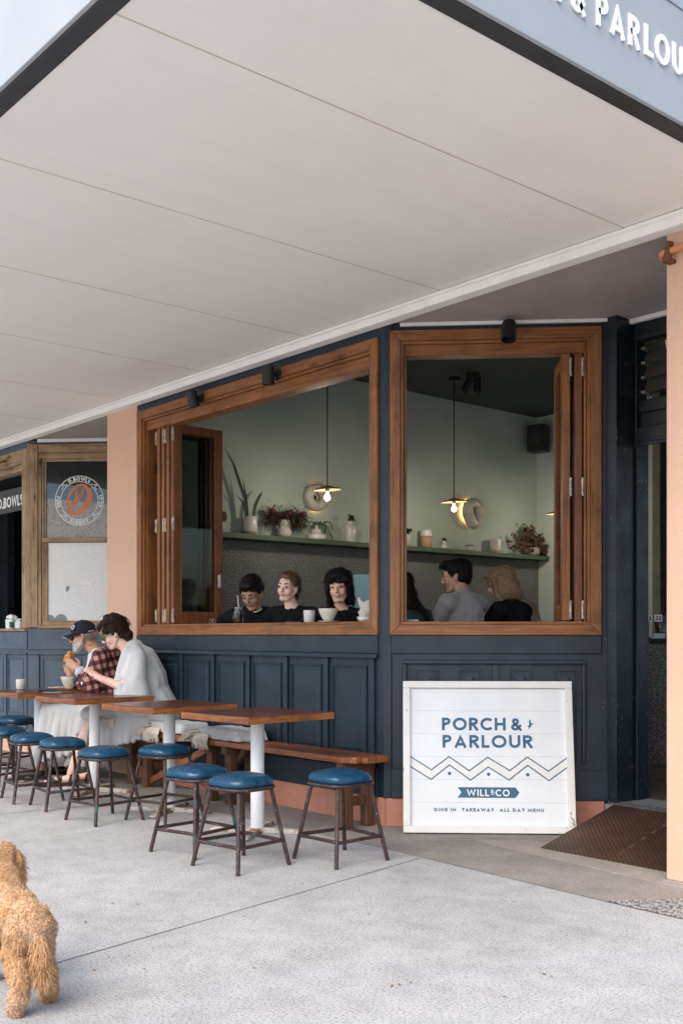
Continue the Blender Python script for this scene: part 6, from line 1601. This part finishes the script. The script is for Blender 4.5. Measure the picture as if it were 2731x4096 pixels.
# ---------- figures in the right-hand window
m_grey = knit('grey_jumper', (.30, .28, .28), 420, .95, .3)
def h4(m, H):
    E = Ef(m, H); E((-.026, 0, .050), (.106, .084, .084)); E((-.055, 0, .005), (.068, .078, .082)); E((.050, 0, .098), (.062, .058, .032)); E((.085, 0, .095), (.028, .045, .020))
    for s in (-1, 1): E((.010, s*.068, .035), (.030, .016, .04))
o_arm = arms(((1, (.03, .21, -.38), (.26, .10, -.42), (.9, -.3, .1), -1, (0, 0, 1)), (-1, (.03, -.21, -.38), (.26, -.10, -.42), (.9, .3, .1), 1, (0, 0, 1))))
t, H, b = build_insider('dark haired man in a grey jumper seen from behind, turned to the left', 1822, 2306, 8.5, math.pi + R(-50), R(38), R(10), R(0), m_s_tan, m_hblack, h4, o_arm, m_grey, m_iris, M('brown_lips', (.25, .10, .08), .5), sc=1.06, neck=(-.075, .0, -.135))
def h5(m, H):
    E = Ef(m, H); E((-.024, 0, .050), (.112, .092, .090)); E((-.06, 0, -.03), (.085, .088, .10)); E((-.085, 0, -.11), (.06, .075, .07))
    for s in (-1, 1): m.caps(H @ Vector((.02, s*.078, .04)), .026, H @ Vector((.025, s*.080, -.10)), .024); m.caps(H @ Vector((.025, s*.08, -.10)), .024, H @ Vector((-.01, s*.085, -.20)), .014)
    E((.05, 0, .085), (.055, .065, .035))
t, H, b = build_insider('woman with long blonde hair in black seen from behind', 2000, 2336, 8.7, math.pi + R(-42), R(16), R(18), R(0), m_s_fair, m_hblond, h5, o_arm, m_cloth_b, m_iris, m_lip, fem=True, sc=1.0, neck=(-.095, 0, -.14), browm=m_hmid)
def hs5(r, i):
    a = r.uniform(-2.9, 2.9); rr_ = Vector((math.cos(a)*-.10 - .02, math.sin(a)*.093, 0)); z0 = r.uniform(.0, .09); f = 1 - (z0/.14)**2
    p0 = Vector((rr_.x*f, rr_.y*f, z0 + .03)); return [p0, Vector((rr_.x*1.03, rr_.y*1.04, -.02)), Vector((rr_.x*1.05 - .01, rr_.y*1.02, -.08)), Vector((rr_.x*1.1 - .02 + r.gauss(0, .012), rr_.y*.95 + r.gauss(0, .014), -.14 - r.random()*.05))]
m = MB(); strands(m, H, 420, hs5, .0018, 31); m.build('long_hair', m_hblond, t)
m = MB(); strands(m, H, 90, lambda r, i: [(-.08, -.03, -.1), (-.14, -.06 + r.gauss(0, .01), -.17), (-.19 + r.gauss(0, .01), -.10 + r.gauss(0, .015), -.25), (-.19, -.12 + r.gauss(0, .02), -.34 - r.random()*.05)], .0015, 33); m.build('trailing_hair', m_hblond, t)
def h6(m, H):
    E = Ef(m, H); E((-.024, 0, .045), (.110, .090, .090)); E((-.06, 0, -.05), (.085, .088, .10)); E((-.10, -.0, -.14), (.06, .085, .09)); m.caps(H @ Vector((-.10, -.05, -.16)), .05, H @ Vector((-.12, -.12, -.25)), .03)
t, H, b = build_insider('woman in dark teal half hidden by the left upright of the right window', 1600, 2356, 8.35, math.pi + R(-60), R(0), R(12), R(0), m_s_tan, m_hblack, h6, o_arm, M('teal_cloth', (.012, .045, .048), .9, .2, 6, 90, .3), m_iris, m_lip, fem=True, sc=1.0, neck=(-.075, 0, -.15))
o = px(1642, 2480, 7.15); t = thing('papers', 'folded white newspaper on the ledge at the left of the right window', 'newspaper', (o.x, o.y, 1.341), YAW)
m = MB(); m.box(-.05, .05, -.04, .04, 0, .012); m.build('sheets', M('newsprint', (.42, .41, .40), .9), t)
m = MB(); m.box(-.035, -.033, -.0412, -.04, .001, .0115); m.box(-.02, -.018, -.0412, -.04, .001, .0115); m.each('stripe', m_black, t)
m = MB(); m.box(.12, 1.33, .141, .40, 1.31, 1.340); tag(m.build('window_counter', m_wx, None, FR2, bevel=.004), 'timber counter ledge running along the inside of the right window', 'counter ledge')

# ------------------------------------------------------------------ the dog
dg_o = camv(-1.038, 3.585); DA = YAW + R(121)
d = thing('dog', 'curly apricot coated poodle cross walking away at the lower left, cut by the edge', 'dog', (dg_o.x, dg_o.y, 0), DA)
def dogb(m):
    m.caps((.02, 0, .275), .058, (.18, 0, .285), .066); m.caps((.18, 0, .28), .068, (.32, 0, .275), .080); m.ell((.30, 0, .235), (.085, .068, .085)); m.ell((.0, 0, .275), (.062, .062, .070))
    m.caps((.35, 0, .31), .062, (.42, 0, .385), .052); m.ell((.445, 0, .42), (.066, .060, .060)); m.caps((.48, 0, .405), .036, (.545, 0, .385), .024)
    for s, fx_, k in ((1, -.05, 0), (-1, .035, .0)):
        y = s*.030; m.caps((.02, y, .26), .052, (.045 + fx_*.3, s*.045, .17), .042)            # thigh to knee (forward)
        m.caps((.045 + fx_*.3, s*.045, .17), .040, (-.035 + fx_*.7, s*.055, .092), .028)      # shank to the hock (back)
        m.caps((-.035 + fx_*.7, s*.055, .092), .026, (-.018 + fx_, s*.066, .025), .023); m.caps((-.018 + fx_, s*.066, .022), .023, (.022 + fx_, s*.067, .018), .019)
    for s, fx_ in ((1, .06), (-1, -.03)):
        y = s*.058; m.caps((.31, y, .24), .052, (.29 + fx_*.4, s*.06, .15), .036); m.caps((.29 + fx_*.4, s*.06, .15), .034, (.31 + fx_, s*.06, .03), .026); m.caps((.31 + fx_, s*.06, .02), .024, (.345 + fx_, s*.06, .018), .020)
    m.caps((-.035, 0, .29), .022, (-.065, 0, .25), .016)
db = blob('body', dogb, .008, M('apricot_fur_base', (.40, .20, .085), .95, .3, 16, 60, .8, .006), d, it=4, post=wrinkle(.010, 26, .004, 70))
def ears(m, s): m.ell((.43, s*.062, .40), (.032, .018, .055)); m.ell((.43, s*.068, .365), (.034, .018, .035))
for s in (-1, 1): blob('ear', lambda m, s=s: ears(m, s), .007, MATS['apricot_fur_base'], d, it=2)
def tl(m): m.caps((-.060, 0, .26), .014, (-.085, -.008, .19), .022); m.caps((-.085, -.008, .19), .024, (-.09, -.018, .12), .016)
tail = blob('tail', tl, .007, MATS['apricot_fur_base'], d, it=2)
m = MB(); m.ell((.568, 0, .392), (.012, .014, .010)); m.build('nose', m_black, d, smooth=True)
m = MB(); m.ell((.495, .03, .44), .008); m.ell((.495, -.03, .44), .008); m.each('eye', m_iris, d, smooth=True)
m_fur = []
for i, c in enumerate(((.60, .37, .19), (.45, .24, .105), (.74, .52, .34))):
    q = M('apricot_fur_%s' % ('mid', 'warm', 'pale')[i], c, .9, .25, 20, 0, 0); m_fur.append(q)
def curls(name, src, n, L, warm, seed, parent, straight=0, tight=.006):
    rr = random.Random(seed); me = src.data; me.update()
    polys = me.polygons; ws = [p.area for p in polys]; pick = rr.choices(range(len(polys)), ws, k=n)
    mbs = [MB(), MB(), MB()]
    for pi in pick:
        p = polys[pi]; c = p.center; nn = p.normal.normalized()
        if mn.noise(c*9) + rr.gauss(0, .35) > .1: mi = 2 if not warm else 0
        else: mi = 0 if not warm else 1
        if rr.random() < .22: mi = 1
        dn_ = Vector((-.35, 0, -.9)); dirn = (nn*(.9 if not straight else .25) + dn_*(.5 if not straight else 1.0) + Vector((rr.gauss(0, .25), rr.gauss(0, .25), rr.gauss(0, .25)))).normalized()
        u = dirn.orthogonal().normalized(); v = dirn.cross(u); ln = L*rr.uniform(.7, 1.3); ph = rr.uniform(0, 6.28); tw = rr.uniform(4.5, 7.5) if not straight else 1.8; rad = tight*rr.uniform(.7, 1.3)
        K = 7; pts = []
        for j in range(K):
            t_ = j/(K-1); a = ph + tw*t_; pts.append(c - nn*.002 + dirn*ln*t_ + (u*math.cos(a) + v*math.sin(a))*rad*min(1, t_*3))
        w_ = .0024 if not straight else .0030
        vs = []
        for j in range(K):
            t_ = j/(K-1); tt = (pts[min(j+1, K-1)] - pts[max(j-1, 0)]).normalized(); s_ = tt.cross(nn); s_ = s_.normalized() if s_.length > 1e-4 else u
            ww = w_*(1 - t_*t_*.8)*.5; vs += [pts[j] - s_*ww, pts[j] + nn*ww*.8, pts[j] + s_*ww]
        fs = []
        for j in range(K-1): fs += [(3*j, 3*j+1, 3*j+4, 3*j+3), (3*j+1, 3*j+2, 3*j+5, 3*j+4)]
        mbs[mi].add(vs, fs)
    for i, q in enumerate(mbs):
        if q.v: o = q.build(name, m_fur[i], parent, smooth=True); o['kind'] = 'stuff'
curls('curly_coat', db, 42000, .012, False, 1, d, 0, .0038)
curls('tail_plume', tail, 1500, .045, True, 2, d, 1, .007)
for e in [x for x in KIDS[d.name] if x.name.startswith('ear')]: curls('ear_fringe', e, 700, .032, True, 3, d, 1, .006)
